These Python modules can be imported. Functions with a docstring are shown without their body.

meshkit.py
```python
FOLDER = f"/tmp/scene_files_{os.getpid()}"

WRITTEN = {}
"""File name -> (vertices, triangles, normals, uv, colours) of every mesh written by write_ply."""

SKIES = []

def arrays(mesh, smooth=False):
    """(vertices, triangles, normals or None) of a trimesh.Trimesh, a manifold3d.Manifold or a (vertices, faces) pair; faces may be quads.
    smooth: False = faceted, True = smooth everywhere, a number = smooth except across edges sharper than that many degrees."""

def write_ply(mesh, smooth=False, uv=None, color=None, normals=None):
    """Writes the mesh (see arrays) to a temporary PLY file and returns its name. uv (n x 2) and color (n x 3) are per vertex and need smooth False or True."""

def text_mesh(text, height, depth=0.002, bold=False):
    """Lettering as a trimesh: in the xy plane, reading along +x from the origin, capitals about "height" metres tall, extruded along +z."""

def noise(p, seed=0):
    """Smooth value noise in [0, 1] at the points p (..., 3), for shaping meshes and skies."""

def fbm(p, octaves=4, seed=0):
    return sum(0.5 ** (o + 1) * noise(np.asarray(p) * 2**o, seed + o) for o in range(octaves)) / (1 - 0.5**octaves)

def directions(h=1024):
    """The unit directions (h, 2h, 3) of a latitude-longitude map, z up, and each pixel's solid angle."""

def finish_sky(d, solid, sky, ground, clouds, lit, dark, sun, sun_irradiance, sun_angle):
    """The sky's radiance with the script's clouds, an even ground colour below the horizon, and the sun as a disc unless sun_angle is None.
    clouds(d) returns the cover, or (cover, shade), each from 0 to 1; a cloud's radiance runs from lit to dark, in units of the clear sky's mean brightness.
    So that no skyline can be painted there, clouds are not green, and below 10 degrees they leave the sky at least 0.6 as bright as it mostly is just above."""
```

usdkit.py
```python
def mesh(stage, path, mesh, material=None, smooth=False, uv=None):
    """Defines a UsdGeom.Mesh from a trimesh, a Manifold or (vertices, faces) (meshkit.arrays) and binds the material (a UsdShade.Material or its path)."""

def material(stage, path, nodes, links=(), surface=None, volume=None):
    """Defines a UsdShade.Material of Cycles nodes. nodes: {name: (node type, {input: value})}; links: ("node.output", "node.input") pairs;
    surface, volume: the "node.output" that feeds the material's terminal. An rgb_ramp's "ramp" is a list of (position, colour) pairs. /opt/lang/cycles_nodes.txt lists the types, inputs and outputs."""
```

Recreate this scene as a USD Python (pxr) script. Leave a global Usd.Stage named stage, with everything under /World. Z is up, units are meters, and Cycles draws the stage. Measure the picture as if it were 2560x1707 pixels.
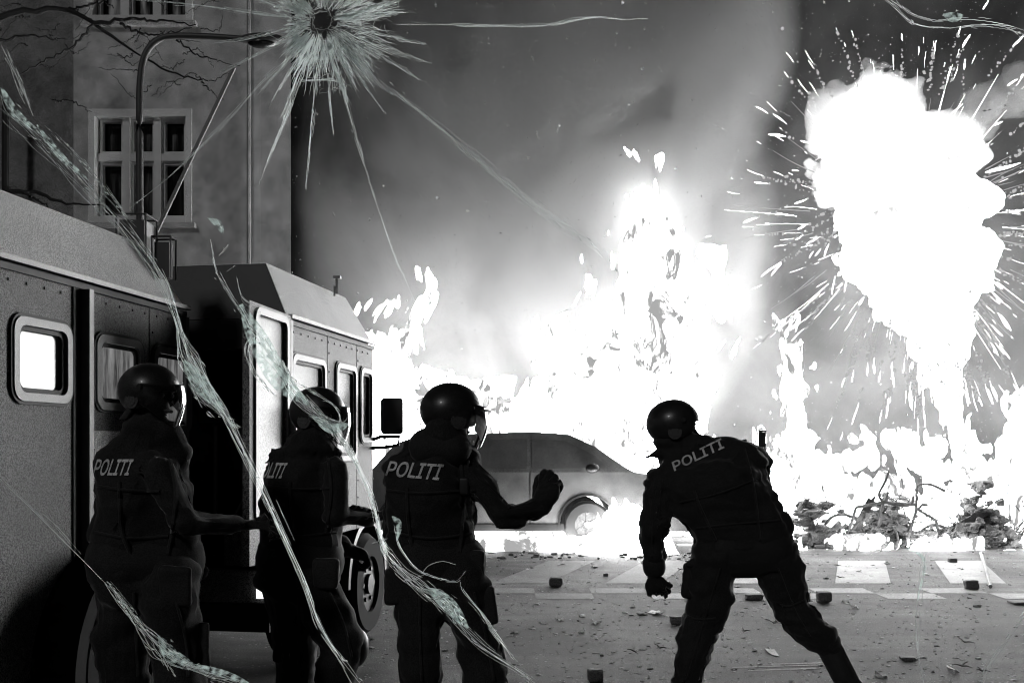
import math, random
import numpy as np, trimesh, manifold3d, usdkit, meshkit
from shapely.geometry import Polygon, Point, box as sbox
from pxr import Usd, UsdGeom, UsdLux, UsdShade, Gf

# ------------------------------------------------------------------ camera, sky, night fill
stage = Usd.Stage.CreateInMemory()
UsdGeom.Xform.Define(stage, '/World')
EYE, F, CX, HZ = 1.5, 2560.0, 1280.0, 1110.0        # eye height; focal length, centre column and horizon row of the 2560 px picture
cam = UsdGeom.Camera.Define(stage, '/World/camera')
cam.CreateFocalLengthAttr(36.0); cam.CreateHorizontalApertureAttr(36.0); cam.CreateVerticalApertureAttr(24.0)
cam.CreateVerticalApertureOffsetAttr((HZ - 853.5) / F * 36.0)
cam.AddTranslateOp().Set((0, 0, EYE)); cam.AddRotateXOp().Set(90)
cam.CreateExposureAttr(0.0)

def M(name, nodes, links=(), surface=None, volume=None):
    return usdkit.material(stage, '/World/Looks/' + name, nodes, links, surface, volume)

SUN = (math.radians(3.0), math.radians(200.0))       # moonless night: the sky barely glows
skym = M('night_sky', {"s": ("sky_texture", {"sky_type": "single_scattering", "sun_disc": False, "sun_elevation": SUN[0], "sun_rotation": SUN[1]}),
                       "d": ("hsv", {"saturation": 0.0}), "b": ("background_shader", {"strength": 0.0012})},
         [("s.color", "d.color"), ("d.color", "b.color")], surface="b.background")
dome = UsdLux.DomeLight.Define(stage, '/World/sky')
UsdShade.MaterialBindingAPI.Apply(dome.GetPrim()).Bind(skym)
dome.GetPrim().SetCustomDataByKey('kind', 'structure')
night_fill = UsdLux.DistantLight.Define(stage, '/World/night_fill')  # added fill from behind the camera, brightens the facade
night_fill.CreateIntensityAttr(0.11); night_fill.CreateNormalizeAttr(True); night_fill.CreateAngleAttr(6.0); night_fill.CreateColorAttr(Gf.Vec3f(1, 1, 1))
night_fill.AddRotateXYZOp().Set((58, 0, -24))
FIRE = 17.0                                          # radiance of the flames
BLAST = 18.0

# ------------------------------------------------------------------ helpers
rng = np.random.default_rng(7)
used = {}
def numbered(path):
    n = used.get(path, 0); used[path] = n + 1
    return path if n == 0 else f'{path}_{n:03d}'
def tag(prim, label=None, cat=None, group=None, kind=None):
    for k, v in (('label', label), ('category', cat), ('group', group), ('kind', kind)):
        if v: prim.SetCustomDataByKey(k, v)
    return prim
def thing(name, label, cat, loc=(0, 0, 0), group=None, rotz=0):
    x = UsdGeom.Xform.Define(stage, numbered('/World/' + name))
    x.AddTranslateOp().Set(tuple(map(float, loc)))
    if rotz: x.AddRotateZOp().Set(rotz)
    return tag(x.GetPrim(), label, cat, group)
def obj(name, mesh, mat, parent=None, smooth=30, label=None, cat=None, group=None, kind=None):
    base = str(parent.GetPath()) if parent is not None else '/World'
    if parent is not None:
        off = np.array(UsdGeom.XformCache().GetLocalToWorldTransform(parent).ExtractTranslation())
        if np.abs(off).max() > 0 and not parent.GetCustomDataByKey('local'):
            v, f, _ = meshkit.arrays(mesh); mesh = (v - off, f)
    m = usdkit.mesh(stage, numbered(base + '/' + name), mesh, mat, smooth=smooth)
    return tag(m.GetPrim(), label, cat, group, kind)
def at(px, py, d):                                   # the point seen at a pixel of the photograph, d metres ahead
    return np.array([(px - CX) * d / F, d, EYE + (HZ - py) * d / F])
def cat_(ms): return trimesh.util.concatenate(ms)
def bx(x0, x1, y0, y1, z0, z1):
    m = trimesh.creation.box((abs(x1 - x0), abs(y1 - y0), abs(z1 - z0))); m.apply_translation(((x0 + x1) / 2, (y0 + y1) / 2, (z0 + z1) / 2)); return m
def tube(pts, r, n=8, caps=True):
    p = np.asarray(pts, float); k = len(p); r = np.broadcast_to(np.asarray(r, float), (k,))
    t = np.gradient(p, axis=0); t /= np.linalg.norm(t, axis=1, keepdims=True) + 1e-12
    ref = np.array([0, 0, 1.]) if abs(t[:, 2]).mean() < .8 else np.array([0, 1., 0])
    a = np.cross(t, ref); a /= np.linalg.norm(a, axis=1, keepdims=True) + 1e-12; b = np.cross(t, a)
    an = np.arange(n) * 2 * np.pi / n
    v = (p[:, None] + r[:, None, None] * (np.cos(an)[None, :, None] * a[:, None] + np.sin(an)[None, :, None] * b[:, None])).reshape(-1, 3)
    i, j = np.meshgrid(np.arange(k - 1), np.arange(n), indexing='ij')
    q = np.stack([i * n + j, i * n + (j + 1) % n, (i + 1) * n + (j + 1) % n, (i + 1) * n + j], -1).reshape(-1, 4)
    f = np.vstack([q[:, [0, 2, 1]], q[:, [0, 3, 2]]])
    if caps:
        v = np.vstack([v, p[0], p[-1]]); c0, c1 = len(v) - 2, len(v) - 1; jj = np.arange(n); kk = (jj + 1) % n
        f = np.vstack([f, np.stack([np.full(n, c0), jj, kk], 1), np.stack([np.full(n, c1), (k - 1) * n + kk, (k - 1) * n + jj], 1)])
    return trimesh.Trimesh(v, f, process=False)
def curve(pts, n=24):                                # Catmull-Rom through points
    p = np.asarray(pts, float)
    if len(p) < 3: return np.linspace(p[0], p[-1], max(n, 2))
    e = np.vstack([2 * p[0] - p[1], p, 2 * p[-1] - p[-2]]); out = []
    per = max(2, n // (len(p) - 1))
    for i in range(1, len(e) - 2):
        s = np.linspace(0, 1, per, endpoint=False)[:, None]
        a, b, c, d = e[i - 1], e[i], e[i + 1], e[i + 2]
        out.append(.5 * (2 * b + (c - a) * s + (2 * a - 5 * b + 4 * c - d) * s**2 + (3 * b - a - 3 * c + d) * s**3))
    return np.vstack(out + [p[-1:]])
def rounded_rect(w, h, r, n=5):
    return sbox(-w / 2 + r, -h / 2 + r, w / 2 - r, h / 2 - r).buffer(r, quad_segs=n)
def frame_map(m, o, u, w):                           # a mesh drawn in (a, b, out) laid on the plane at o with axes u (along), z up, w (outward)
    v = np.asarray(m.vertices); up = np.array([0, 0, 1.])
    m = trimesh.Trimesh(o + v[:, :1] * u + v[:, 1:2] * up + v[:, 2:3] * w, m.faces, process=False)
    if np.dot(np.cross(u, up), w) < 0: m.faces = m.faces[:, ::-1]
    return m
def ext(poly, d):
    ps = getattr(poly, 'geoms', [poly]); return cat_([trimesh.creation.extrude_polygon(p, d, engine='earcut') for p in ps])
def rock(size, seed, n=2, rough=.35):
    m = trimesh.creation.icosphere(n, 1.0); v = np.array(m.vertices)
    q = np.sign(v) * np.abs(v) ** .55; q /= np.abs(q).max(1, keepdims=True) ** .35
    v = q * (1 + rough * (meshkit.fbm(v * 1.7 + seed * 3.1, 3, seed) - .5)[:, None])
    m.vertices = v * np.asarray(size) / 2; m.vertices -= [0, 0, m.vertices[:, 2].min()]; return m
def iso(f, org, h):                                  # surface of f > 0 on a grid by marching tetrahedra
    f = np.pad(f, 1, constant_values=-.3); org = np.asarray(org) - h; nx, ny, nz = f.shape
    ids = np.arange(f.size).reshape(f.shape); fl = f.ravel()
    c = [ids[a:nx - 1 + a, b:ny - 1 + b, d:nz - 1 + d].ravel() for a, b, d in ((0,0,0),(1,0,0),(1,1,0),(0,1,0),(0,0,1),(1,0,1),(1,1,1),(0,1,1))]
    ins = np.stack([fl[x] > 0 for x in c]); act = ins.any(0) & ~ins.all(0); c = [x[act] for x in c]
    A, B = [], []
    def tri(e):
        for a, b in e: A.append(a); B.append(b)
    for T in ((0,5,1,6),(0,1,2,6),(0,2,3,6),(0,3,7,6),(0,7,4,6),(0,4,5,6)):
        t = np.stack([c[k] for k in T], 1); s = fl[t] > 0; n = s.sum(1)
        o = np.argsort(~s, axis=1, kind='stable'); t = np.take_along_axis(t, o, 1)
        x = t[n == 1]; tri([(x[:, 0], x[:, 1]), (x[:, 0], x[:, 2]), (x[:, 0], x[:, 3])])
        x = t[n == 3]; tri([(x[:, 3], x[:, 0]), (x[:, 3], x[:, 1]), (x[:, 3], x[:, 2])])
        x = t[n == 2]
        tri([(x[:, 0], x[:, 2]), (x[:, 0], x[:, 3]), (x[:, 1], x[:, 3])]); tri([(x[:, 0], x[:, 2]), (x[:, 1], x[:, 3]), (x[:, 1], x[:, 2])])
    tris = []
    for k in range(0, len(A), 3):
        tris.append(np.stack([np.stack([np.minimum(A[k + j], B[k + j]), np.maximum(A[k + j], B[k + j])], 1) for j in range(3)], 1))
    e = np.vstack(tris); key = e[..., 0].astype(np.int64) * f.size + e[..., 1]
    u, inv = np.unique(key.ravel(), return_inverse=True); a, b = u // f.size, u % f.size
    w = np.clip(fl[a] / (fl[a] - fl[b]), .02, .98)
    P = lambda i: np.stack(np.unravel_index(i, f.shape), 1) * h + org
    v = P(a) * (1 - w[:, None]) + P(b) * w[:, None]; t = inv.reshape(-1, 3)
    g = np.stack(np.gradient(f), -1).reshape(-1, 3); gn = g[a] + g[b]
    nr = np.cross(v[t[:, 1]] - v[t[:, 0]], v[t[:, 2]] - v[t[:, 0]]); bad = (nr * gn[t[:, 0]]).sum(1) > 0
    t[bad] = t[bad][:, ::-1]; return trimesh.Trimesh(v, t, process=False)

# ------------------------------------------------------------------ materials
def paint(name, c, rough=.5, grain=.0, scale=400, dirt=.0, bump=0, metallic=0, coat=0, sheen=0):
    """A plain coat of grey with fine grain and larger dirt."""
    n = {"g": ("geometry", {}), "a": ("noise_texture", {"scale": scale, "detail": 2, "roughness": .7}), "b": ("noise_texture", {"scale": 2.3, "detail": 5, "roughness": .65}),
         "ra": ("map_range", {"from_min": .4, "from_max": .6, "to_min": 1 - grain, "to_max": 1 + grain * 1.3, "clamp": True}),
         "rb": ("map_range", {"from_min": .3, "from_max": .7, "to_min": 1 - dirt, "to_max": 1 + dirt, "clamp": True}),
         "m": ("math", {"math_type": "multiply"}), "m2": ("math", {"math_type": "multiply", "value2": c}), "cc": ("combine_color", {}),
         "bp": ("bump", {"strength": bump, "distance": .004}), "p": ("principled_bsdf", {"roughness": rough, "metallic": metallic, "coat_weight": coat, "sheen_weight": sheen, "sheen_roughness": .35})}
    l = [("g.position", "a.vector"), ("g.position", "b.vector"), ("a.fac", "ra.value"), ("b.fac", "rb.value"), ("ra.result", "m.value1"), ("rb.result", "m.value2"), ("m.value", "m2.value1"),
         ("m2.value", "cc.r"), ("m2.value", "cc.g"), ("m2.value", "cc.b"), ("cc.color", "p.base_color")]
    if bump: l += [("a.fac", "bp.height"), ("bp.normal", "p.normal")]
    return M(name, n, l, surface="p.BSDF")
asphalt = M('asphalt', {"g": ("geometry", {}), "a": ("noise_texture", {"scale": 95, "detail": 3, "roughness": .85}), "v": ("voronoi_texture", {"scale": 21}), "sv": ("map_range", {"from_min": .10, "from_max": .22, "to_min": 4.5, "to_max": 1.0, "clamp": True}), "wn": ("noise_texture", {"scale": 7, "detail": 4}), "mk": ("map_range", {"from_min": .45, "from_max": .6, "to_min": 0, "to_max": 1, "clamp": True}), "mx": ("mix_float", {"a": 1.0}), "m3": ("math", {"math_type": "multiply"}), "b": ("noise_texture", {"scale": .7, "detail": 6, "roughness": .6}),
     "mp": ("mapping", {"scale": (.5, 3, 1)}), "st": ("noise_texture", {"scale": 1.6, "detail": 4}),
     "ra": ("map_range", {"from_min": .36, "from_max": .68, "to_min": .1, "to_max": 3.2, "clamp": True}), "rb": ("map_range", {"from_min": .38, "from_max": .62, "to_min": .45, "to_max": 1.6, "clamp": True}),
     "rs": ("map_range", {"from_min": .35, "from_max": .65, "to_min": .75, "to_max": 1.25, "clamp": True}),
     "m": ("math", {"math_type": "multiply"}), "m1": ("math", {"math_type": "multiply"}), "m2": ("math", {"math_type": "multiply", "value2": .05}), "cc": ("combine_color", {}), "bp": ("bump", {"strength": .9, "distance": .012}), "p": ("principled_bsdf", {"roughness": .8, "specular_ior_level": .3})},
     [("g.position", "a.vector"), ("g.position", "v.vector"), ("g.position", "b.vector"), ("g.position", "mp.vector"), ("mp.vector", "st.vector"), ("a.fac", "ra.value"), ("b.fac", "rb.value"), ("st.fac", "rs.value"),
      ("ra.result", "m.value1"), ("rb.result", "m.value2"), ("m.value", "m1.value1"), ("rs.result", "m1.value2"), ("v.distance", "sv.value"), ("g.position", "wn.vector"), ("wn.fac", "mk.value"), ("mk.result", "mx.fac"), ("sv.result", "mx.b"), ("m1.value", "m3.value1"), ("mx.result", "m3.value2"), ("m3.value", "m2.value1"),
      ("m2.value", "cc.r"), ("m2.value", "cc.g"), ("m2.value", "cc.b"), ("cc.color", "p.base_color"), ("a.fac", "bp.height"), ("bp.normal", "p.normal")], surface="p.BSDF")
white_paint = paint('road_paint', .24, .8, .4, 90, .3, .3)
worn_paint = paint('worn_road_paint', .1, .8, .5, 90, .35, .3)
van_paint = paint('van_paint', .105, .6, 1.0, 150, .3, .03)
van_dark_shade = paint('van_dark_shade_paint', .025, .5, .5, 260, .2)  # shade of rear and interior painted in as darker grey; also rivets
pale_firelit_paint = paint('van_pale_firelit_paint', .75, .55, .45, 170, .12)  # firelight on the roofs painted in as paler grey; also pale plates
alu = paint('bright_trim', .18, .45, .2, 300, .1, 0, .3)
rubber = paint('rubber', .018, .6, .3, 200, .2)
arch_black = paint('arch_rubber', .008, .95, .3, 200)
black = paint('black_plastic', .012, .45, .2, 200)
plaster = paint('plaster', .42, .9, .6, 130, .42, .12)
plaster_dark = paint('darker_plaster', .2, .9, .6, 130, .42, .12)  # darker grey plaster for the side wing and a downpipe
wood_white = paint('window_frame_paint', .6, .6, .4, 160, .15)
cloth = paint('black_cloth', .008, .9, .8, 200, .3, .3, sheen=.25)
cloth2 = paint('black_webbing', .010, .85, .6, 220, .3, .25, sheen=.15)
skin = paint('dark_balaclava', .02, .8, .3, 300)
helm = paint('helmet_shell', .016, .36, .5, 200, .4, .05, 0, .1)
disc = paint('ear_cover', .05, .6, .5, 300)
letter = paint('reflective_letters', .62, .5, .4, 420, .1)
stone = paint('cobble_granite', .085, .8, .5, 120, .3, .5)
bark = paint('bark', .02, .9, .4, 120)
lampm = paint('lamp_metal', .045, .5, .3, 200)
carp = paint('burnt_car_paint', .11, .9, .7, 160, .35, .2)
burnt = paint('burnt_metal', .1, .8, .5, 120, .4, .5)
grit = paint('pale_litter', .34, .7, .3, 80, .3)
def glassy(name, tint, body):
    return M(name, {"d": ("principled_bsdf", {"base_color": (body,) * 3, "roughness": .08, "specular_ior_level": .9}), "g": ("geometry", {}), "n": ("noise_texture", {"scale": 9, "detail": 5}), "mp": ("mapping", {"scale": (1, 1, .12)}),
                    "r": ("map_range", {"from_min": .3, "from_max": .7, "to_min": .02, "to_max": .3, "clamp": True})}, [("g.position", "mp.vector"), ("mp.vector", "n.vector"), ("n.fac", "r.value"), ("r.result", "d.roughness")], surface="d.BSDF")
van_glass = glassy('van_window_glass', 1, .3)
frost_glass = paint('grimy_van_glass', .16, .38, .7, 110, .4)
added_glow_glass = M('van_window_added_glow', {"g": ("geometry", {}), "mp": ("mapping", {"scale": (6, 6, .8)}), "n": ("noise_texture", {"scale": 4, "detail": 6, "roughness": .7}), "r": ("map_range", {"from_min": .38, "from_max": .68, "to_min": .03, "to_max": .26, "clamp": True}), "p": ("principled_bsdf", {"base_color": (.1, .1, .1), "roughness": .15})},
    [("g.position", "mp.vector"), ("mp.vector", "n.vector"), ("n.fac", "r.value"), ("r.result", "p.emission_strength")], surface="p.BSDF")  # faint uneven glow added so the unlit van panes look pale
soot_glass = paint('sooty_car_window', .07, .6, .5, 160, .3)
dark_glass = glassy('dark_window_glass', 1, .004)
visor_m = M('clear_visor', {"t": ("transparent_bsdf", {"color": (.93, .93, .93)}), "g": ("glossy_bsdf", {"roughness": .08, "color": (1, 1, 1)}), "f": ("fresnel", {"IOR": 1.5}), "m": ("mix_closure", {})},
            [("f.fac", "m.fac"), ("t.BSDF", "m.closure1"), ("g.BSDF", "m.closure2")], surface="m.closure")
pane_m = M('clear_pane', {"t": ("transparent_bsdf", {"color": (1, 1, 1)})}, surface="t.BSDF")
crack_m = M('cracked_glass', {"t": ("translucent_bsdf", {"color": (.965, 1, .99)}), "d": ("diffuse_bsdf", {"color": (.9, .97, .95)}), "g": ("refraction_bsdf", {"roughness": .62, "IOR": 1.3, "color": (.97, 1, .99)}), "m": ("mix_closure", {"fac": .05}), "m2": ("mix_closure", {"fac": .62})},
            [("t.BSDF", "m.closure1"), ("d.BSDF", "m.closure2"), ("m.closure", "m2.closure1"), ("g.BSDF", "m2.closure2")], surface="m2.closure")
smear_m = M('crazed_glass', {"t": ("translucent_bsdf", {"color": (.8, .92, .89)}), "c": ("transparent_bsdf", {"color": (.97, 1, .99)}), "g": ("geometry", {}), "n": ("noise_texture", {"scale": 260, "detail": 4}), "r": ("map_range", {"from_min": .42, "from_max": .66, "to_min": .0, "to_max": .5, "clamp": True}), "m": ("mix_closure", {})},
            [("g.position", "n.vector"), ("n.fac", "r.value"), ("r.result", "m.fac"), ("c.BSDF", "m.closure1"), ("t.BSDF", "m.closure2")], surface="m.closure")
def glow(name, s): return M(name, {"e": ("emission", {"color": (1, 1, 1), "strength": s})}, surface="e.emission")
def fire_glow(name, lo, hi, s, cut, zs, sc):
    """Burning gas: white hot tongues with cooler, dimmer gas between them."""
    return M(name, {"g": ("geometry", {}), "mp": ("mapping", {"scale": (1, 1, zs)}), "n": ("noise_texture", {"scale": sc, "detail": 6, "roughness": .68, "distortion": .9}),
        "r": ("map_range", {"range_type": "smoothstep", "from_min": cut - .09, "from_max": cut + .10, "to_min": 0, "to_max": 1, "clamp": True}), "pw": ("math", {"math_type": "power", "value2": 2.2}), "m": ("math", {"math_type": "multiply_add", "value2": hi - lo, "value3": lo}), "e": ("emission", {"color": (1, 1, 1)})},
        [("g.position", "mp.vector"), ("mp.vector", "n.vector"), ("n.fac", "r.value"), ("r.result", "pw.value1"), ("pw.value", "m.value1"), ("m.value", "e.strength")], surface="e.emission")
flame_m, blast_m = fire_glow('flame', .42, FIRE * 1.7, 0, .46, .55, 1.9), fire_glow('blast', .72, BLAST * 1.35, 0, .40, .9, 1.5)
spark_m, ember_m = glow('spark', 4.0), glow('ember', .5)
lit_lamp = glow('tail_lamp', 1.6)

# ------------------------------------------------------------------ ground and road markings
def sheet(poly, z, n=1):
    v = np.array([(x, y, z) for x, y in poly]); return trimesh.Trimesh(v, [[0, i, i + 1] for i in range(1, len(v) - 1)], process=False)
obj('ground', sheet([(-150, -30), (150, -30), (150, 300), (-150, 300)], 0), asphalt, kind='structure')
for k in range(-1, 5):                                # slanted bars of the crossing
    x0 = 4.19 + 1.24 * (k - 2); x1 = x0 - .71
    m = sheet([(x1, 11.03), (x1 + .6, 11.03), (x0 + .6, 13.15), (x0, 13.15)], .004)
    where = ['hidden behind the leaning officer']
    lab = ['slanted white crossing bar just right of the reaching officer\'s fist', 'slanted white crossing bar left of the leaning officer\'s legs', 'slanted white crossing bar seen between the leaning officer\'s legs',
           'slanted white crossing bar right of the leaning officer with nothing on it', 'slanted white crossing bar with a cobblestone on its near end', 'slanted white crossing bar at the right picture edge'][k + 1]
    obj('crossing_bar', m, worn_paint if k < 1 else white_paint, label=lab, cat='road marking', group='crossing bars', kind='structure')
i = 0
for row, (y0, y1) in enumerate(((10.30, 10.66), (9.93, 10.29))):
    for k in range(-4, 5):
        x0 = 3.08 + .57 * (2 * k + row) ; m = sheet([(x0, y0), (x0 + .57, y0), (x0 + .57, y1), (x0, y1)], .004)
        obj('ramp_block_marking', m, white_paint if x0 > 1.2 else worn_paint, label='white painted block in the staggered line across the road', cat='road marking', group='staggered white road blocks', kind='structure')
for k, (a, b) in enumerate(((2040, 2092), (2120, 2170), (2190, 2260), (1960, 2015), (1690, 1740), (2290, 2350))):
    y = 15.25; m = sheet([((a - CX) * y / F, y - .2), ((b - CX) * y / F, y - .2), ((b - CX) * y / F, y + .12), ((a - CX) * y / F, y + .12)], .004)
    obj('far_lane_dash', m, white_paint, label='short white lane dash at the foot of the burning heap', cat='road marking', group='far lane dashes', kind='structure')

# ------------------------------------------------------------------ buildings
bld = thing('apartment_house', 'pale plastered house with white casement windows behind the vans', 'building', (-7, 17, 0))
X0, X1, YB = -7.28, -3.67, 17.0
wins = [(-6.95, -5.38, 5.22, 6.98), (-6.98, -5.36, 8.55, 10.3), (-6.95, -5.38, 1.9, 3.7)]
def wallwith(x0, x1, z0, z1, holes, y, t):
    p = sbox(x0, z0, x1, z1)
    for a, b, c, d in holes: p = p.difference(sbox(a, c, b, d))
    m = ext(p, t); v = np.array(m.vertices); m.vertices = np.stack([v[:, 0], y + v[:, 2], v[:, 1]], 1); m.faces = m.faces[:, ::-1]; return m
obj('wall', wallwith(X0, X1 - .5, 0, 13, wins, YB, .4), plaster, bld)
obj('wall', ext(Polygon([(X0, YB + .4), (X1 - .499, YB + .4), (X1 - .499, YB), (X1, YB), (X1 - 3.3, YB + 9), (X0, YB + 9)]), 13), plaster, bld, smooth=False)
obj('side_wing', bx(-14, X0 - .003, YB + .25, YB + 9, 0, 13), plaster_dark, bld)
obj('roof', ext(Polygon([(-14.2, YB - .15), (X1 + .2, YB - .15), (X1 - 3.1, YB + 9.2), (-14.2, YB + 9.2)]), .3).apply_translation((0, 0, 13.003)), black, bld)
for a, b, c, d in wins:
    w = obj('window', bx(a + .002, b - .002, YB + .28, YB + .3, c + .002, d - .002), dark_glass, bld)
    fr = .085; zt = d - (d - c) * .4; cols = np.linspace(a, b, 4)
    fm = [bx(a - .07, a + .03, YB - .04, YB + .24, c - .06, d + .07), bx(b - .03, b + .07, YB - .04, YB + .24, c - .06, d + .07), bx(a + .031, b - .031, YB - .04, YB + .24, d - .05, d + .07), bx(a + .031, b - .031, YB - .05, YB + .24, c - .06, c + .05)]
    obj('frame', cat_(fm), wood_white, w)
    for q in cols[1:-1]: obj('mullion', bx(q - .06, q + .06, YB + .05, YB + .24, c + .05, d - .05), wood_white, w)
    for k in range(3): obj('transom', bx(cols[k] + (.03 if k == 0 else .06), cols[k + 1] - (.03 if k == 2 else .06), YB + .06, YB + .24, zt - .06, zt + .06), wood_white, w)
    for k in range(3):
        for z0, z1 in ((c + .05, zt - .06), (zt + .06, d - .05)):
            l, r = cols[k] + .06, cols[k + 1] - .06
            obj('sash', cat_([bx(l, l + .045, YB + .12, YB + .23, z0, z1), bx(r - .045, r, YB + .12, YB + .23, z0, z1), bx(l + .045, r - .045, YB + .12, YB + .23, z0, z0 + .05), bx(l + .045, r - .045, YB + .12, YB + .23, z1 - .05, z1)]), wood_white, w)
    obj('sill', bx(a - .14, b + .14, YB - .12, YB - .002, c - .14, c - .065), plaster, w)
obj('downpipe', tube([(at(622, 380, 16.93)[0], 16.93, 12.6), (at(622, 700, 16.93)[0], 16.93, 0.0)], .035), plaster_dark, bld)
obj('downpipe', tube(curve([at(14, 250, 16.8), at(14, 480, 16.8), at(20, 535, 16.8), (at(14, 480, 16.8)[0], 16.8, 0)], 20), .06), black, bld)
obj('cornice', bx(X0 - .05, X1 + .06, YB - .1, YB - .002, 12.7, 13), plaster, bld)

# ------------------------------------------------------------------ street lamp, leaning pole, bare tree
d = 11.5; lamp = thing('street_lamp', 'dark street lamp with a bent arm in front of the casement window', 'street lamp', (at(352, HZ, d)[0], d, 0))
foot = at(352, HZ, d); foot[2] = 0
obj('post', tube(curve([foot, at(353, 900, d), at(350, 560, d), at(349, 300, d), at(351, 200, d), at(362, 140, d), at(390, 104, d), at(430, 91, d), at(520, 92, d), at(610, 98, d)], 60), np.linspace(.042, .034, 55), 12), lampm, lamp)
obj('post_base', tube([foot, foot + [0, 0, .5]], .09, 12), lampm, lamp)
h0, h1 = at(605, 98, d), at(705, 100, d)
hd = trimesh.creation.icosphere(3, 1); hd.apply_scale((abs(h1[0] - h0[0]) / 2 * 1.15, .12, .06)); hd.apply_translation((h0 + h1) / 2)
lh = obj('lamp_head', hd, lampm, lamp); bo = trimesh.creation.icosphere(2, 1); bo.apply_scale((.16, .09, .05)); bo.apply_translation((h0 + h1) / 2 - [0, 0, .045]); obj('lens', bo, dark_glass, lh)
d = 9.5; a, b = at(585, 170, d), at(385, 592, d); dirv = (b - a); bb = a + dirv * (a[2] / -dirv[2])
obj('leaning_pole', tube([a, b, bb], .02, 10), paint('pole_metal', .16, .5, .3), label='long pale pole leaning across the house behind the nearest van roof', cat='pole')
d = 13.0; tr = thing('bare_tree', 'leafless tree reaching thin dark branches across the house', 'tree', (-8.2, d, 0))
obj('trunk', tube(curve([(-8.2, d, 0), (-8.1, d, 2.5), (-8.3, d, 5), (-8.0, d, 8), (-8.2, d, 10)], 24), np.linspace(.2, .08, 25)), bark, tr)
def branch(pts, r0, r1, par=tr):
    c = curve([at(x, y, d + dd) for x, y, dd in pts], 26); c[1:-1] += rng.normal(0, .012, (len(c) - 2, 3)); return obj('branch', tube(c, np.linspace(r0, r1, len(c)), 6), bark, par)
t0 = [(-300, 260, 0), (-120, 150, 0)]
branch(t0 + [(0, 46, 0), (90, 26, .1), (170, 24, .2), (235, 60, .2), (300, 105, .3), (352, 140, .3)], .06, .012)
branch([(235, 60, .2), (320, 48, .2), (400, 52, .2), (490, 62, 0)], .028, .008)
branch([(235, 60, .2), (180, 120, .1), (120, 150, 0), (50, 186, 0)], .02, .006)
branch([(160, 24, .2), (240, 10, .2), (330, -20, .1)], .02, .006)
branch([(300, 60, .2), (330, 75, .2), (372, 88, .2), (420, 84, .1), (480, 70, .1)], .02, .006)
branch([(370, 150, .2), (420, 178, .2), (480, 195, .2), (530, 200, .2), (575, 185, .2)], .016, .005)
branch([(440, 100, .2), (490, 135, .2), (540, 150, .2), (600, 165, .2)], .014, .004)
branch([(500, 195, .2), (530, 230, .2), (560, 250, .2)], .01, .004)
branch([(-200, 500, 0), (-60, 488, 0), (30, 484, 0), (90, 483, .1), (140, 500, .1), (200, 512, .1), (260, 514, .1)], .05, .007)
branch([(60, 484, 0), (110, 510, .1), (150, 545, .1)], .02, .006)
branch([(0, 492, 0), (40, 510, .1), (80, 535, .1), (130, 560, .1)], .02, .006)
branch([(130, 250, 0), (180, 255, 0), (230, 280, 0)], .012, .004)
branch([(-120, 150, 0), (-20, 110, 0), (70, 90, .1), (150, 100, .1)], .03, .006)
for k in range(26):
    x, y = rng.uniform(0, 560), rng.uniform(0, 230); s = rng.choice([-1, 1])
    branch([(x, y, .2), (x + s * rng.uniform(15, 45), y + rng.uniform(-25, 30), .2), (x + s * rng.uniform(50, 110), y + rng.uniform(-40, 70), .2)], .007, .003)

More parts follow.
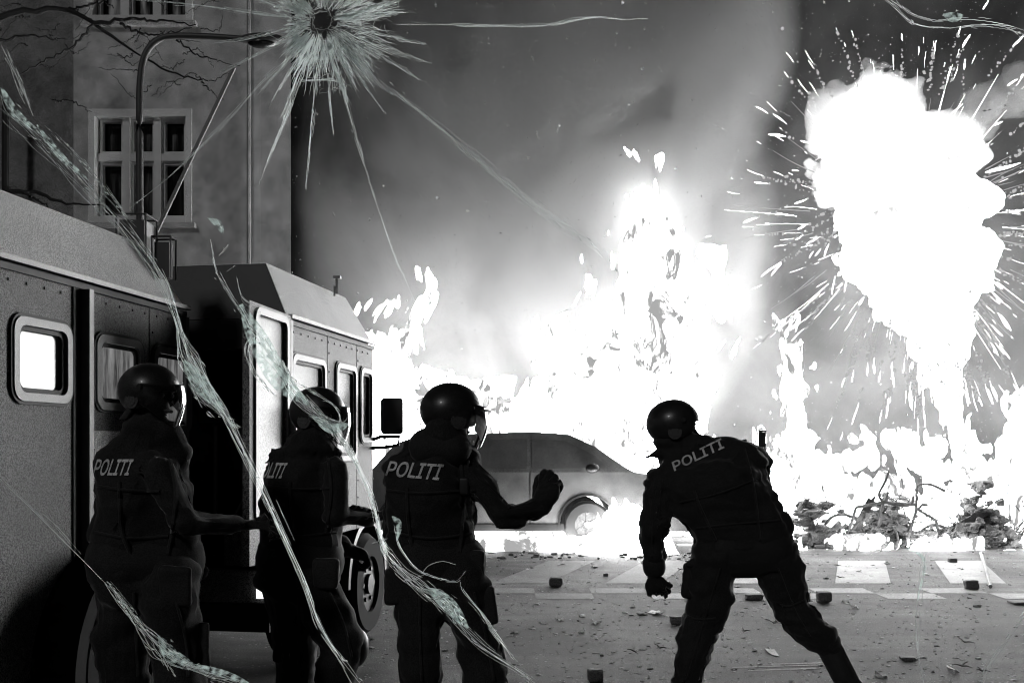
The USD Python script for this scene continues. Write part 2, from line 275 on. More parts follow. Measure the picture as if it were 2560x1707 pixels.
# ------------------------------------------------------------------ police vans
def onplane(px, py, O, u, w):                        # the point of a van's side wall behind a pixel, as (distance along, height)
    r = at(px, py, 1.0) - [0, 0, EYE]; n = np.array([w[0], w[1], 0]); t = (n[:2] @ O[:2]) / (n @ r); p = r * t + [0, 0, EYE]
    return (p[:2] - O[:2]) @ u[:2], p[2]
def van_axes(A, B):
    u = np.array([B[0] - A[0], B[1] - A[1], 0]); u /= np.linalg.norm(u); return np.array([A[0], A[1], 0]), u, np.array([u[1], -u[0], 0])
def van(name, label, A, B, a0, a1, pillars, windows, zb=.62, zg=2.30, zr=2.645, inset=.16, width=2.0, nose=.16, rear_open=False):
    O, u, w = van_axes(A, B); t = thing(name, label, 'police van', O)
    fm = lambda m: frame_map(m, O, u, w)
    lay = lambda poly, dep, out: fm(ext(poly, dep).apply_translation((0, 0, out)))
    cuts = [a0] + pillars + [a1]
    holes = []
    for wd in windows:
        (l0, t0), (r0, b0) = onplane(wd[0], wd[1], O, u, w), onplane(wd[2], wd[3], O, u, w)
        holes.append(((l0 + r0) / 2, (t0 + b0) / 2, abs(r0 - l0), abs(t0 - b0)) + tuple(wd[4:]))
    for p, q in zip(cuts[:-1], cuts[1:]):            # riveted wall panels with a gap at every joint
        poly = sbox(p + .006, zb, q - .006, zg - .02)
        for ac, zc, ww, hh, *_ in holes:
            h = rounded_rect(ww - .03, hh - .03, .055); import shapely.affinity as sa
            poly = poly.difference(sa.translate(h, ac, zc))
        obj('side_panel', lay(poly, .03, -.03), van_paint, t, smooth=False)
    import shapely.affinity as sa
    core = [(a0 + (.5 if rear_open else .01), -.06, zb, zg)]
    a_in = a0 + (.62 if rear_open else .012)
    obj('body', fm(bx(a_in, a1 - .012, zb + .01, zg, -width, -.034)), van_dark_shade, t, smooth=False)
    obj('chassis', fm(cat_([bx(a0 + .1, a1 - .15, min(.30, zb - .1), zb - .004, -width + .1, -.16)])), black, t, smooth=False)
    v = np.array([(a0, zg, 0), (a1, zg, 0), (a1 - nose, zr, -inset), (a0 + .05, zr, -inset), (a0, zg, -width), (a1, zg, -width), (a1 - nose, zr, -width + inset), (a0 + .05, zr, -width + inset)])
    f = [[0, 1, 2], [0, 2, 3], [5, 4, 7], [5, 7, 6], [3, 2, 6], [3, 6, 7], [1, 5, 6], [1, 6, 2], [4, 0, 3], [4, 3, 7], [0, 4, 5], [0, 5, 1]]
    ro = trimesh.Trimesh(v, f, process=False)
    obj('roof', fm(ro), pale_firelit_paint, t, smooth=False)
    obj('roof_end', fm(trimesh.Trimesh(np.array([(a0 - .004, zg - .01, 0), (a0 + .044, zr - .004, -inset), (a0 + .044, zr - .004, -width + inset), (a0 - .004, zg - .01, -width)]), [[0, 1, 2], [0, 2, 3]], process=False)), van_dark_shade, t, smooth=False)  # dark sheet, paints shade over the rear end of the roof
    obj('gutter', fm(cat_([bx(a0, a1 + .01, zg - .012, zg + .012, .002, .035)])), alu, t, smooth=False)
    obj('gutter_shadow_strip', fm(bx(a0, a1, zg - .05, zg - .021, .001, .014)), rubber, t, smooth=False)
    for k, (ac, zc, ww, hh, gm) in enumerate(holes):
        T = lambda poly: sa.translate(poly, ac, zc)
        g = obj('window', lay(T(rounded_rect(ww - .02, hh - .02, .05)), .008, -.026), gm, t, smooth=False)
        obj('frame', lay(T(rounded_rect(ww, hh, .065).difference(rounded_rect(ww - .075, hh - .075, .045))), .016, .001), alu, g, smooth=False)
        obj('seal', lay(T(rounded_rect(ww + .03, hh + .03, .08).difference(rounded_rect(ww + .004, hh + .004, .067))), .010, .001), rubber, g, smooth=False)
        obj('inner_seal', lay(T(rounded_rect(ww - .079, hh - .079, .043).difference(rounded_rect(ww - .12, hh - .12, .03))), .014, -.012), rubber, g, smooth=False)
    riv = []
    for x in np.arange(a0 + .1, a1 - .05, .13): riv.append(bx(x, x + .012, zg - .095, zg - .083, 0, .006))
    for p in pillars + [a1 - .03]:
        for z in np.arange(zb + .1, zg - .15, .13): riv.append(bx(p + .03, p + .042, z, z + .012, 0, .006))
    obj('rivets', fm(cat_(riv)), van_dark_shade, t, smooth=False, kind='stuff')
    return t, O, u, w, fm, lay
def wheel(t, O, u, w, a, r=.42, wd=.26, zc=None, out=-.28):
    zc = zc or r
    prof = np.array([(r * .55, 0), (r * .9, 0), (r, .05), (r, wd - .05), (r * .9, wd), (r * .55, wd)])
    m = trimesh.creation.revolve(np.vstack([prof, prof[:1]]), sections=28); m.apply_translation((0, 0, out)); v = np.array(m.vertices)
    m = frame_map(trimesh.Trimesh(np.stack([v[:, 0] + a, v[:, 1] + zc, v[:, 2]], 1), m.faces, process=False), O, u, w)
    wh = obj('wheel', m, arch_black, t)
    rim = trimesh.creation.cylinder(r * .56, .1, sections=24); hub = trimesh.creation.cylinder(r * .2, .16, sections=14)
    rr = cat_([rim, hub] + [trimesh.creation.cylinder(.02, .13, sections=6).apply_translation((r * .33 * math.cos(q), r * .33 * math.sin(q), .0)) for q in np.arange(6) * math.pi / 3])
    rr.apply_translation((0, 0, out + wd - .08)); v = np.array(rr.vertices)
    obj('rim', frame_map(trimesh.Trimesh(np.stack([v[:, 0] + a, v[:, 1] + zc, v[:, 2]], 1), rr.faces, process=False), O, u, w), black, wh)
    return wh

A, B = at(0, 640, 4.36), at(455, 770, 6.0)
O, u, w = van_axes(A, B); ap = lambda x, y: onplane(x, y, O, u, w)[0]
v1, O, u, w, fm, lay = van('police_van', 'nearest grey police van at the left edge with a bright window', A, B, -4.6, ap(462, 800), [ap(197, 900), ap(373, 900)],
    [(28, 785, 174, 1010, van_glass), (236, 832, 353, 1030, added_glow_glass), (380, 862, 474, 1080, added_glow_glass), (-420, 640, -190, 1006, van_glass)], zb=.45)
a_p = ap(197, 900)
obj('door_pillar', fm(bx(a_p + .012, a_p + .05, .62, 2.25, .002, .05)), alu, v1, smooth=False)
obj('pillar_groove', fm(bx(a_p - .055, a_p + .008, .70, 2.27, .001, .008)), rubber, v1, smooth=False)
obj('corner_strip', fm(bx(ap(458, 800), ap(463, 800) + .012, .75, 2.25, .002, .02)), alu, v1, smooth=False)
(l, tp), (r, bt) = onplane(227, 1076, O, u, w), onplane(300, 1195, O, u, w)
obj('side_plate', fm(bx(l, r + .12, bt, tp, .002, .01)), pale_firelit_paint, v1, smooth=False)
obj('door_handle', fm(cat_([bx(a_p + .09, a_p + .105, 1.36, 1.48, .002, .03)])), alu, v1, smooth=False)
a_w = ap(92, 1500) + .5
ring = Point(0, 0).buffer(.55, quad_segs=12).difference(Point(0, 0).buffer(.47, quad_segs=12)).intersection(sbox(-1, -.1, 1, 1))
import shapely.affinity as sa
obj('mudguard', lay(sa.translate(ring, a_w, .44), .24, -.02), arch_black, v1)
obj('mudguard_lip', lay(sa.translate(Point(0, 0).buffer(.562, quad_segs=12).difference(Point(0, 0).buffer(.55, quad_segs=12)).intersection(sbox(-1, -.1, 1, 1)), a_w, .44), .02, .205), arch_black, v1)
wheel(v1, O, u, w, a_w, .43, .28, .43, -.1); wheel(v1, O, u, w, -3.4, .43, .28, .43, -.25)
for (x0, y0, x1, y1) in ((293, 536, 366, 606), (381, 592, 428, 645)):     # caged lamp boxes on the roof
    dd, dp_ = (5.8, .16) if x0 < 350 else (5.86, .07)
    p, q = at(x0, y1, dd), at(x1, y0, dd); zt, zl = q[2], 2.45
    bxm = [bx(p[0] + .012, q[0] - .012, dd, dd + dp_, zl, zt - .03)]
    lp = obj('roof_lamp', cat_(bxm), black, v1, smooth=False)
    bars = [tube([(x, y, zl), (x, y, zt)], .006, 6) for x in (p[0], q[0]) for y in (dd - .012, dd + dp_ + .012)] + [tube([(p[0], y, zt), (q[0], y, zt)], .006, 6) for y in (dd - .012, dd + dp_ + .012)] + [tube([(x, dd - .012, zt), (x, dd + dp_ + .012, zt)], .006, 6) for x in (p[0], q[0])]
    obj('cage', cat_(bars), lampm, lp)

A, B = at(718, 788, 6.4), at(930, 859, 8.16)
O, u, w = van_axes(A, B); ap = lambda x, y: onplane(x, y, O, u, w)[0]
v2, O, u, w, fm, lay = van('police_van', 'second grey police van with its rear door open, behind two officers', A, B, .0, ap(932, 900), [ap(818, 900), ap(891, 900)],
    [(727, 882, 812, 1120, frost_glass), (838, 905, 889, 1150, frost_glass), (899, 918, 929, 1105, dark_glass)], zb=.86, rear_open=True, nose=.2)
W2 = 2.0
obj('rear_frame', fm(cat_([bx(0, .6, .72, 2.29, -.12, -.034), bx(0, .6, .72, 2.29, -W2, -W2 + .1), bx(.001, .6, 2.1, 2.289, -W2 + .1, -.12), bx(.001, .62, .72, .80, -W2 + .1, -.12)])), van_dark_shade, v2, smooth=False)
obj('rear_edge_strip', fm(bx(-.004, .05, .72, 2.28, .002, .02)), alu, v2, smooth=False)
hinge, free = O + w * .01, np.array([at(615, 745, 5.69)[0], 5.69, 0])
du = (free - hinge); dl = np.linalg.norm(du); du /= dl; dw = np.array([-du[1], du[0], 0]); dw = dw if dw[0] > 0 else -dw
dp = lambda poly, dep, out: frame_map(ext(poly, dep).apply_translation((0, 0, out)), hinge, du, dw)
wp = sa.translate(rounded_rect(dl * .72, 1.18, .05), dl * .5, 1.66)
door = obj('rear_door', dp(sbox(.01, .82, dl, 2.30).difference(wp), .04, -.02), van_paint, v2, smooth=False)
obj('pane', dp(wp.buffer(-.004), .008, -.004), frost_glass, door, smooth=False)
obj('window_frame', dp(wp.buffer(.03).difference(wp.buffer(-.012)), .012, .021), alu, door, smooth=False)
obj('handle', dp(sbox(.04, 1.5, .075, 1.72), .05, .022), alu, door, smooth=False)
obj('grab_rail', fm(cat_([tube([(.35, 1.15, -.3), (.35, 2.0, -.3)], .012, 8), tube([(.3, .95, -.62), (.3, 1.62, -.62)], .012, 8), tube([(.3, 1.0, -.5), (.42, 1.35, -.36)], .01, 6)])), alu, v2)
obj('inner_panel', fm(bx(.6, .618, 1.62, 1.84, -.32, -.22)), pale_firelit_paint, v2, smooth=False)
obj('bumper', fm(cat_([bx(-.10, .05, .52, .72, -W2 + .1, -.02)])), van_paint, v2, smooth=False)
lc = obj('lamp_cluster', fm(cat_([bx(-.04, -.002, .74, .98, -.40, -.02)] + [bx(-.05, -.041, .76, .97, q, q + .012) for q in np.arange(-.36, -.04, .06)])), van_paint, v2, smooth=False)
obj('tail_lamp', fm(bx(-.115, -.101, .55, .68, -.155, -.075)), lit_lamp, lc, smooth=False)
a_w = ap(922, 1450)
wheel(v2, O, u, w, a_w, .40, .26, .40, -.24); wheel(v2, O, u, w, .7, .40, .26, .40, -.3)
obj('mudguard', lay(sa.translate(Point(0, 0).buffer(.5, quad_segs=12).difference(Point(0, 0).buffer(.45, quad_segs=12)).intersection(sbox(-1, 0, 1, 1)), a_w, .42), .2, -.2), black, v2)
d = 8.1; c, e = at(955, 1085, d), at(1009, 995, d)
mr = obj('mirror', frame_map(ext(rounded_rect(e[0] - c[0], e[2] - c[2], .03), .07), np.array([(c[0] + e[0]) / 2, d, (c[2] + e[2]) / 2]), np.array([1., 0, 0]), np.array([0, -1., 0])), lampm, v2)
obj('mirror_arm', cat_([tube([at(950, 1092, d), at(1000, 1092, d)], .014, 6), tube([at(996, 1085, d), at(996, 1112, d), at(962, 1118, d), at(930, 1120, d + .05)], .014, 6), tube([at(950, 1092, d), at(928, 1100, d + .05)], .014, 6)]), black, mr)
obj('roof_mast', cat_([tube([at(843, 735, 7.6), at(843, 690, 7.6)], .012, 6), tube([at(836, 740, 7.6), at(836, 715, 7.6)], .008, 6), bx(at(834, 0, 7.6)[0], at(852, 0, 7.6)[0], 7.57, 7.63, at(0, 697, 7.6)[2], at(0, 690, 7.6)[2])]), alu, v2)

# ------------------------------------------------------------------ officers
def sph(p, r, n=16): return manifold3d.Manifold.sphere(float(r), n).translate([float(x) for x in p])
def hull(*ps):                                       # ps: (point, radius)
    return manifold3d.Manifold.batch_hull([sph(p, r) for p, r in ps])
def to_tri(m):
    q = m.to_mesh(); return trimesh.Trimesh(q.vert_properties[:, :3], q.tri_verts, process=False)
def lathe_dir(prof, p, ax, n=20):                    # profile (radius, height) round the axis ax at p
    ax = np.asarray(ax, float) / np.linalg.norm(ax); m = trimesh.creation.revolve(np.asarray(prof, float), sections=n)
    m.apply_transform(trimesh.geometry.align_vectors([0, 0, 1], ax)); m.apply_translation(p); return m
def hand(wrist, d, nrm, s=1.0, curl=1.0, thumb_side=1):
    """A gloved hand: palm, four curled fingers of unequal length and a thumb. d: direction of the hand, nrm: direction the fingers curl to."""
    d = np.asarray(d, float) / np.linalg.norm(d); nrm = np.asarray(nrm, float); nrm -= d * (nrm @ d); nrm /= np.linalg.norm(nrm); sd = np.cross(d, nrm) * thumb_side
    out = [hull((wrist, .03 * s), (wrist + d * .035 * s, .031 * s), (wrist + d * .085 * s + sd * .03 * s, .016 * s), (wrist + d * .085 * s - sd * .032 * s, .015 * s))]
    for k, (o, L) in enumerate(zip((.034, .012, -.011, -.033), (.078, .086, .080, .062))):
        p = wrist + (d * .09 + sd * o) * s; q = [p]; ang = 0.
        for j, fr in enumerate((.45, .32, .23)):
            ang += curl * (.75, 1.0, .8)[j] + .06 * k
            q.append(q[-1] + (d * math.cos(ang) + nrm * math.sin(ang)) * L * fr * s * 1.05)
        for a, b, ra, rb in zip(q[:-1], q[1:], (.0125, .0115, .0105), (.0115, .0105, .0095)): out.append(hull((a, ra * s), (b, rb * s)))
    t0 = wrist + (d * .03 + sd * .03) * s; t1 = t0 + (d * .032 + sd * .022 + nrm * .018) * s; t2 = t1 + (d * .030 + nrm * .022 - sd * .002) * s; t3 = t2 + (d * .012 + nrm * .022 - sd * .014) * s
    for a, b, ra, rb in ((t0, t1, .016, .0135), (t1, t2, .0135, .0118), (t2, t3, .0118, .010)): out.append(hull((a, ra * s), (b, rb * s)))
    return out
def fold(m, seed, amp=.007, f=7):
    v = np.array(m.vertices); n = m.vertex_normals
    k = meshkit.fbm(v * [f, f, f * .8] + seed * 7.7, 4, seed) - .5; k2 = np.abs(meshkit.noise(v * [6, 6, 17] + seed * 3.3, seed + 5) - .5) - .25
    m.vertices = v + n * (k * amp * 3.0 + k2 * amp * 2.2)[:, None]; return m
class Officer:
    def __init__(s, label, d, seed):
        s.d, s.seed, s.k = d, seed, d / F; s.parts = []
        base = at(CX, HZ, d); s.t = None; s.label = label
    def P(s, x, y, dd=0.): return at(x, y, s.d + dd)
    def bone(s, *js): s.parts.append(hull(*[(s.P(x, y, dd), r * s.k) for x, y, r, dd in js]))
    def build(s, foot_xy, fold_amp=.017):
        s.t = thing('person', s.label, 'person', (foot_xy[0], foot_xy[1], 0))
        m = to_tri(manifold3d.Manifold.batch_boolean(s.parts, manifold3d.OpType.Add).refine_to_length(.022)); m.merge_vertices()
        trimesh.smoothing.filter_taubin(m, lamb=.5, nu=.53, iterations=10); m = fold(m, s.seed, fold_amp)
        s.mesh = m; s.body = obj('body', m, cloth, s.t, smooth=True); return s.t
    def bump(s, name, mat, *js, amp=.004, fine=.02):
        m = to_tri(hull(*[(s.P(x, y, dd), r * s.k) for x, y, r, dd in js]).refine_to_length(fine)); m.merge_vertices(); trimesh.smoothing.filter_taubin(m, iterations=4); m = fold(m, s.seed + 3, amp)
        return obj(name, m, mat, s.t, smooth=True)
    def pad(s, name, mat, cx, cy, w_, h_, dd=0., r=14, amp=.008, tilt=0.):
        """A flat pocket or pad with rounded corners."""
        c_, s_ = math.cos(tilt), math.sin(tilt); return s.bump(name, mat, *[(cx + (a * c_ - b * s_), cy + (a * s_ + b * c_), r, dd + e) for a in (-w_ / 2 + 6, w_ / 2 - 6) for b in (-h_ / 2 + 6, h_ / 2 - 6) for e in (0, .05)], amp=amp, fine=.025)
    def boot(s, ankle, toe_dir, mat=rubber):
        a = np.asarray(ankle, float); t = np.asarray(toe_dir, float); t /= np.linalg.norm(t)
        g = np.array([a[0], a[1], 0.]); up = np.array([0, 0, 1.])
        m = hull((a, .06), (g + up * .06 - t * .07, .05)) + hull((g + up * .05 - t * .07, .045), (g + up * .07 + t * .05, .05), (g + up * .045 + t * .17, .042)) + hull((g + up * .085 - t * .02, .055), (a, .058))
        m = m.trim_by_plane([0, 0, 1.], .012); q = to_tri(m.refine_to_length(.02)); q.merge_vertices()
        b = obj('boot', q, mat, s.t, smooth=40)
        so = Polygon([(-.12, -.045), (.06, -.05), (.2, -.035), (.225, 0), (.2, .035), (.06, .05), (-.12, .045)]).buffer(.008)
        sm = ext(so, .02); sd = np.array([-t[1], t[0], 0]); v = np.array(sm.vertices); sm = trimesh.Trimesh(g + v[:, :1] * t + v[:, 1:2] * sd + v[:, 2:] * up, sm.faces, process=False)
        obj('sole', sm, black, b, smooth=False)
    def helmet(s, c, f, up, r, visor=1.0, brim=True, disc_side=(1,), guard=True, k=(1.0, 1.16, 1.0)):
        """c centre (px, py, dd), f facing, r shell radius in px of the photograph."""
        c = s.P(*c); r = r * s.k; f = np.asarray(f, float); up = np.asarray(up, float); f /= np.linalg.norm(f); up -= f * (up @ f); up /= np.linalg.norm(up); sd = np.cross(f, up)
        R = lambda x, y, z: c + sd * (x * r) + f * (y * r) + up * (z * r)
        def place(m, rel=True):
            v = np.asarray(m.vertices); q = trimesh.Trimesh(c + v[:, :1] * sd * r + v[:, 1:2] * f * r + v[:, 2:] * up * r, m.faces, process=False)
            q.fix_normals(); return q
        sp = manifold3d.Manifold.sphere(1.0, 64).scale(k)
        sh = sp.trim_by_plane([0, -.35, 1.], -.72).trim_by_plane([0, 0, 1.], -.74)
        inner = manifold3d.Manifold.sphere(.93, 48).scale(k)
        face = manifold3d.Manifold.cube([1.25, 1.2, 1.1], True).translate([0, 1.02, -.63])
        sh = sh - inner - face
        h = obj('helmet', place(to_tri(sh)), helm, s.t, smooth=35)
        rim = []
        for q0, q1 in ((-1, 1),):
            th = np.linspace(-1.7, 1.7, 30) - math.pi / 2; zz = -.44 + .0 * th
            rim.append(tube([(k[0] * .69 * math.cos(q), k[1] * .69 * math.sin(q), -.72) for q in th], .03, 6))
        obj('rim', place(cat_(rim)), black, h)
        if brim:
            th = np.linspace(.62, math.pi - .62, 16); pk = []
            for ro, z in ((1.0, .02), (1.22, -.03), (1.22, -.07), (1.0, -.04)): pk.append([(k[0] * ro * .95 * math.cos(q), k[1] * (ro + (.12 if ro > 1.1 else -.05)) * math.sin(q), z + .1) for q in th])
            pk = np.array(pk); n = len(th); V = pk.reshape(-1, 3); Fc = []
            for a in range(4):
                b = (a + 1) % 4
                for j in range(n - 1): Fc += [[a * n + j, a * n + j + 1, b * n + j + 1], [a * n + j, b * n + j + 1, b * n + j]]
            obj('peak', place(trimesh.Trimesh(V, Fc, process=False)), helm, h)
        if visor:
            th = np.linspace(.25, math.pi - .25, 26); ph = np.linspace(0, 1, 16); V = []
            for t2 in (1.0, .98):
                for u in ph:
                    for q in th:
                        lo_ = -.42 - .95 * visor * math.sin(q) ** 1.5; z = .16 + (lo_ - .16) * u; V.append((k[0] * (1.06 - .16 * max(0, -z - .2)) * t2 * math.cos(q), k[1] * (1.15 + .10 * math.sin(u * math.pi) - .16 * max(0, -z - .5)) * t2 * math.sin(q), z))
            n, mth = len(ph), len(th); Fc = []
            for j in range(n - 1):
                for i in range(mth - 1):
                    a = j * mth + i; Fc += [[a, a + 1, a + mth + 1], [a, a + mth + 1, a + mth]]; b = a + n * mth; Fc += [[b, b + mth + 1, b + 1], [b, b + mth, b + mth + 1]]
            V = np.array(V); vm = trimesh.Trimesh(V, Fc, process=False)
            vo = obj('visor', place(vm), visor_m, h, smooth=True)
            row = lambda j: V[j * mth:(j + 1) * mth]
            obj('visor_edge', place(tube(row(n - 1), .016, 6)), black, vo); obj('visor_rim', place(tube(row(0), .03, 6)), black, vo)
        for q in disc_side:
            dm = trimesh.creation.cylinder(.29, .07, sections=28); dm2 = trimesh.creation.cylinder(.19, .03, sections=24).apply_translation((0, 0, .045))
            T = trimesh.geometry.align_vectors([0, 0, 1], [q, 0, 0]); m = cat_([dm, dm2]); m.apply_transform(T); m.apply_translation((q * k[0] * .9, -.06, -.42)); obj('ear_cover', place(m), disc, h)
            pv = trimesh.creation.cylinder(.10, .1, sections=16); pv.apply_transform(T); pv.apply_translation((q * k[0] * 1.0, .35, .06)); obj('visor_pivot', place(pv), black, h)
        if guard:
            th = np.linspace(math.pi + .25, 2 * math.pi - .25, 18); V = []
            for ro, z in ((.70, -.70), (.95, -1.08), (.90, -1.10), (.64, -.72)): V += [(k[0] * ro * math.cos(q), k[1] * ro * math.sin(q), z) for q in th]
            V = np.array(V); n = len(th); Fc = []
            for a in range(4):
                b = (a + 1) % 4
                for j in range(n - 1): Fc += [[a * n + j, a * n + j + 1, b * n + j + 1], [a * n + j, b * n + j + 1, b * n + j]]
            obj('neck_guard', place(trimesh.Trimesh(V, Fc, process=False)), cloth2, h)
        # the head inside: skull, nose, chin, eyes
        return R
    def head(s, c, f, up, r):
        c = s.P(*c); r = r * s.k; f = np.asarray(f, float); up = np.asarray(up, float); f /= np.linalg.norm(f); up -= f * (up @ f); up /= np.linalg.norm(up); sd = np.cross(f, up)
        R = lambda x, y, z: c + (sd * x + f * y + up * z) * r
        s.parts += [hull((R(0, -.1, 0), .80 * r), (R(0, .35, -.35), .60 * r), (R(0, .42, -.95), .34 * r)), hull((R(0, .93, -.18), .09 * r), (R(0, 1.06, -.52), .12 * r)), hull((R(-.2, .82, -.82), .1 * r), (R(.2, .82, -.82), .1 * r)),
                    hull((R(-.3, .86, -.06), .1 * r), (R(.3, .86, -.06), .1 * r)), hull((R(0, .72, -1.12), .2 * r), (R(0, .6, -1.1), .2 * r)), hull((R(0, -.2, -.5), .62 * r), (R(0, -.25, -1.5), .66 * r))]
        s.eyes = [(R(q * .3, .80, -.22), .1 * r) for q in (-1, 1)]
    def finish_face(s):
        for p, r in s.eyes:
            m = trimesh.creation.icosphere(2, r); m.apply_translation(p); obj('eye', m, disc, s.t)
    def strap(s, pts, r=.007, name='strap'):
        """A webbing strap or seam laid on the clothes along picture points."""
        c = curve([(x, y, 0) for x, y in pts], 26); q = np.array([at(x, y, 1.0) for x, y, _ in c]) - [0, 0, EYE]; q /= np.linalg.norm(q, axis=1, keepdims=True)
        loc, ri, ti = s.mesh.ray.intersects_location(np.tile([0, 0, EYE], (len(q), 1)), q, multiple_hits=False); o = np.argsort(ri); P = loc[o] - q[ri[o]] * r * .5
        if len(P) > 3: obj(name, tube(P, r, 6), cloth2, s.t)
    def letters(s, quad, text='POLITI', shear=.28, lift=.005):
        """Lettering laid on the jacket. quad: picture corners TL, TR, BR, BL."""
        x0 = None
        m = meshkit.text_mesh(text, 1.0, .01, bold=True); v = np.array(m.vertices); top = v[:, 2] > .005
        tri = m.faces[np.all(v[m.faces][:, :, 2] > .005, 1)]; m = trimesh.Trimesh(v, tri, process=True); m.remove_unreferenced_vertices()
        m = m.subdivide_to_size(.16); v = np.array(m.vertices); a = (v[:, 0] - v[:, 0].min()) / np.ptp(v[:, 0]); b = (v[:, 1] - v[:, 1].min()) / np.ptp(v[:, 1])
        a = np.clip(a * (1 - shear * .18) + b * shear * .18, 0, 1)
        q = np.array(quad, float); px = (q[0] * (1 - a)[:, None] + q[1] * a[:, None]) * b[:, None] + (q[3] * (1 - a)[:, None] + q[2] * a[:, None]) * (1 - b)[:, None]
        r = np.array([at(x, y, 1.0) for x, y in px]) - [0, 0, EYE]; r /= np.linalg.norm(r, axis=1, keepdims=True)
        o = np.tile([0, 0, EYE], (len(r), 1)); loc, ri, ti = s.mesh.ray.intersects_location(o, r, multiple_hits=False)
        P = np.full((len(r), 3), np.nan); P[ri] = loc; ok = ~np.isnan(P[:, 0])
        P -= r * lift; f = m.faces[ok[m.faces].all(1)]
        if not len(f): return
        P[~ok] = 0; e = P[f]; f = f[np.linalg.norm(e - np.roll(e, 1, 1), axis=2).max(1) < .06]
        comp = trimesh.graph.connected_components(np.vstack([f[:, :2], f[:, 1:]]), nodes=np.arange(len(P)), min_len=3)
        order = sorted(comp, key=lambda c: a[c].mean())
        for c in order:
            inc = np.zeros(len(P), bool); inc[c] = True; g = f[inc[f].all(1)]
            if len(g): 
                lm = trimesh.Trimesh(P, g, process=False); lm.remove_unreferenced_vertices(); obj('letter', lm, letter, s.t, smooth=False)

def G(x, d): return np.array([(x - CX) * d / F, d, 0.])
# 1: nearest officer, at the van
o = Officer('helmeted officer in black nearest the camera, close by the van with the bright window', 3.76, 11)
o.head((372, 975, .02), (.95, -.3, 0), (0, 0, 1), 66)
o.bone((372, 1075, 52, 0), (300, 1175, 58, 0)); o.bone((372, 1075, 50, 0), (422, 1160, 50, .06)); o.bone((410, 1085, 40, .0), (445, 1120, 30, .04))
o.bone((297, 1190, 64, 0), (422, 1185, 56, .10), (372, 1180, 62, -.04), (312, 1330, 74, 0), (432, 1330, 70, .06), (300, 1180, 58, .05))
o.bone((312, 1330, 74, 0), (432, 1330, 72, .06), (305, 1450, 82, 0), (425, 1450, 82, .06))
o.bone((400, 1195, 50, -.10), (462, 1300, 42, -.12)); o.bone((462, 1300, 41, -.12), (598, 1312, 27, .1))
o.bone((285, 1200, 52, .04), (272, 1335, 42, .02)); o.bone((272, 1335, 42, .02), (420, 1400, 30, .28))
o.bone((312, 1460, 80, .04), (305, 1750, 62, .05)); o.bone((305, 1750, 62, .05), (290, 2030, 46, .0))
o.bone((430, 1465, 80, -.02), (452, 1750, 62, -.06)); o.bone((452, 1750, 62, -.06), (455, 2030, 46, -.1))
o.parts += hand(o.P(612, 1312, .12), (1, .1, 0), (0, .6, -.8), 1.05, .9) + hand(o.P(432, 1404, .3), (.8, .5, -.1), (.3, .2, -1), 1.05, .9)
o.build(G(372, 3.76), .021); o.finish_face()
o.helmet((372, 975, .02), (.95, -.3, 0), (0, 0, 1), 68, disc_side=(1, -1), brim=False)
o.strap([(298, 1205), (300, 1260), (305, 1330), (330, 1390)], 0.008)
o.strap([(425, 1150), (440, 1230), (430, 1330), (420, 1385)], 0.008)
o.strap([(240, 1215), (320, 1225), (400, 1228)], 0.006)
o.strap([(235, 1330), (320, 1345), (420, 1340)], 0.006)
o.strap([(335, 1480), (340, 1580), (345, 1690)], 0.006)
o.strap([(440, 1500), (465, 1600), (470, 1690)], 0.006)
o.letters([(238, 1147), (335, 1147), (325, 1189), (230, 1188)])
o.bump('belt', cloth2, (300, 1395, 86, 0), (428, 1395, 86, .06), (300, 1410, 86, 0), (428, 1410, 86, .06))
o.pad('pouch', cloth2, 440, 1465, 70, 90, -.13); o.pad('thigh_pocket', cloth2, 500, 1610, 46, 110, -.03, 10)
o.bump('knee_pad', black, (470, 1740, 50, .05), (470, 1780, 46, .05))
o.boot(o.P(290, 2030), (.8, .6, 0)); o.boot(o.P(455, 2030, -.1), (.9, .4, 0))
# 2: second officer
o = Officer('helmeted officer in black before the open rear door of the second van', 4.57, 23)
o.head((793, 1028, .02), (.93, -.35, 0), (0, 0, 1), 58)
o.bone((785, 1095, 50, 0), (715, 1170, 52, 0)); o.bone((785, 1095, 48, 0), (825, 1165, 46, .04)); o.bone((700, 1140, 24, -.05), (770, 1110, 36, 0)); o.bone((676, 1138, 13, -.05), (705, 1130, 20, -.05)); o.bone((666, 1156, 10, -.05), (705, 1148, 16, -.05))
o.bone((718, 1190, 60, 0), (803, 1182, 56, .08), (760, 1180, 60, -.02), (715, 1310, 66, 0), (795, 1310, 62, .06))
o.bone((715, 1310, 68, 0), (795, 1310, 64, .06), (712, 1440, 72, 0), (790, 1440, 68, .06))
o.bone((838, 1172, 37, -.06), (842, 1285, 34, -.08)); o.bone((842, 1288, 33, -.08), (925, 1292, 24, .1))
o.bone((700, 1185, 48, .04), (690, 1310, 38, .05)); o.bone((690, 1310, 38, .05), (855, 1368, 28, .25))
o.bone((722, 1460, 70, .04), (738, 1655, 56, .05)); o.bone((738, 1655, 56, .05), (755, 1868, 42, .0))
o.bone((785, 1465, 68, -.02), (858, 1612, 54, -.04)); o.bone((858, 1612, 54, -.04), (800, 1868, 42, -.1))
o.parts += hand(o.P(930, 1290, .1), (1, .1, .1), (0, .5, -.85), 1.05, .8) + hand(o.P(866, 1372, .26), (.8, .4, -.35), (.2, .2, -1), 1.1, 1.0)
o.build(G(770, 4.57)); o.finish_face()
o.helmet((793, 1028, .02), (.93, -.35, 0), (0, 0, 1), 62, disc_side=(1, -1), brim=False)
o.strap([(725, 1205), (728, 1260), (738, 1330)], 0.008)
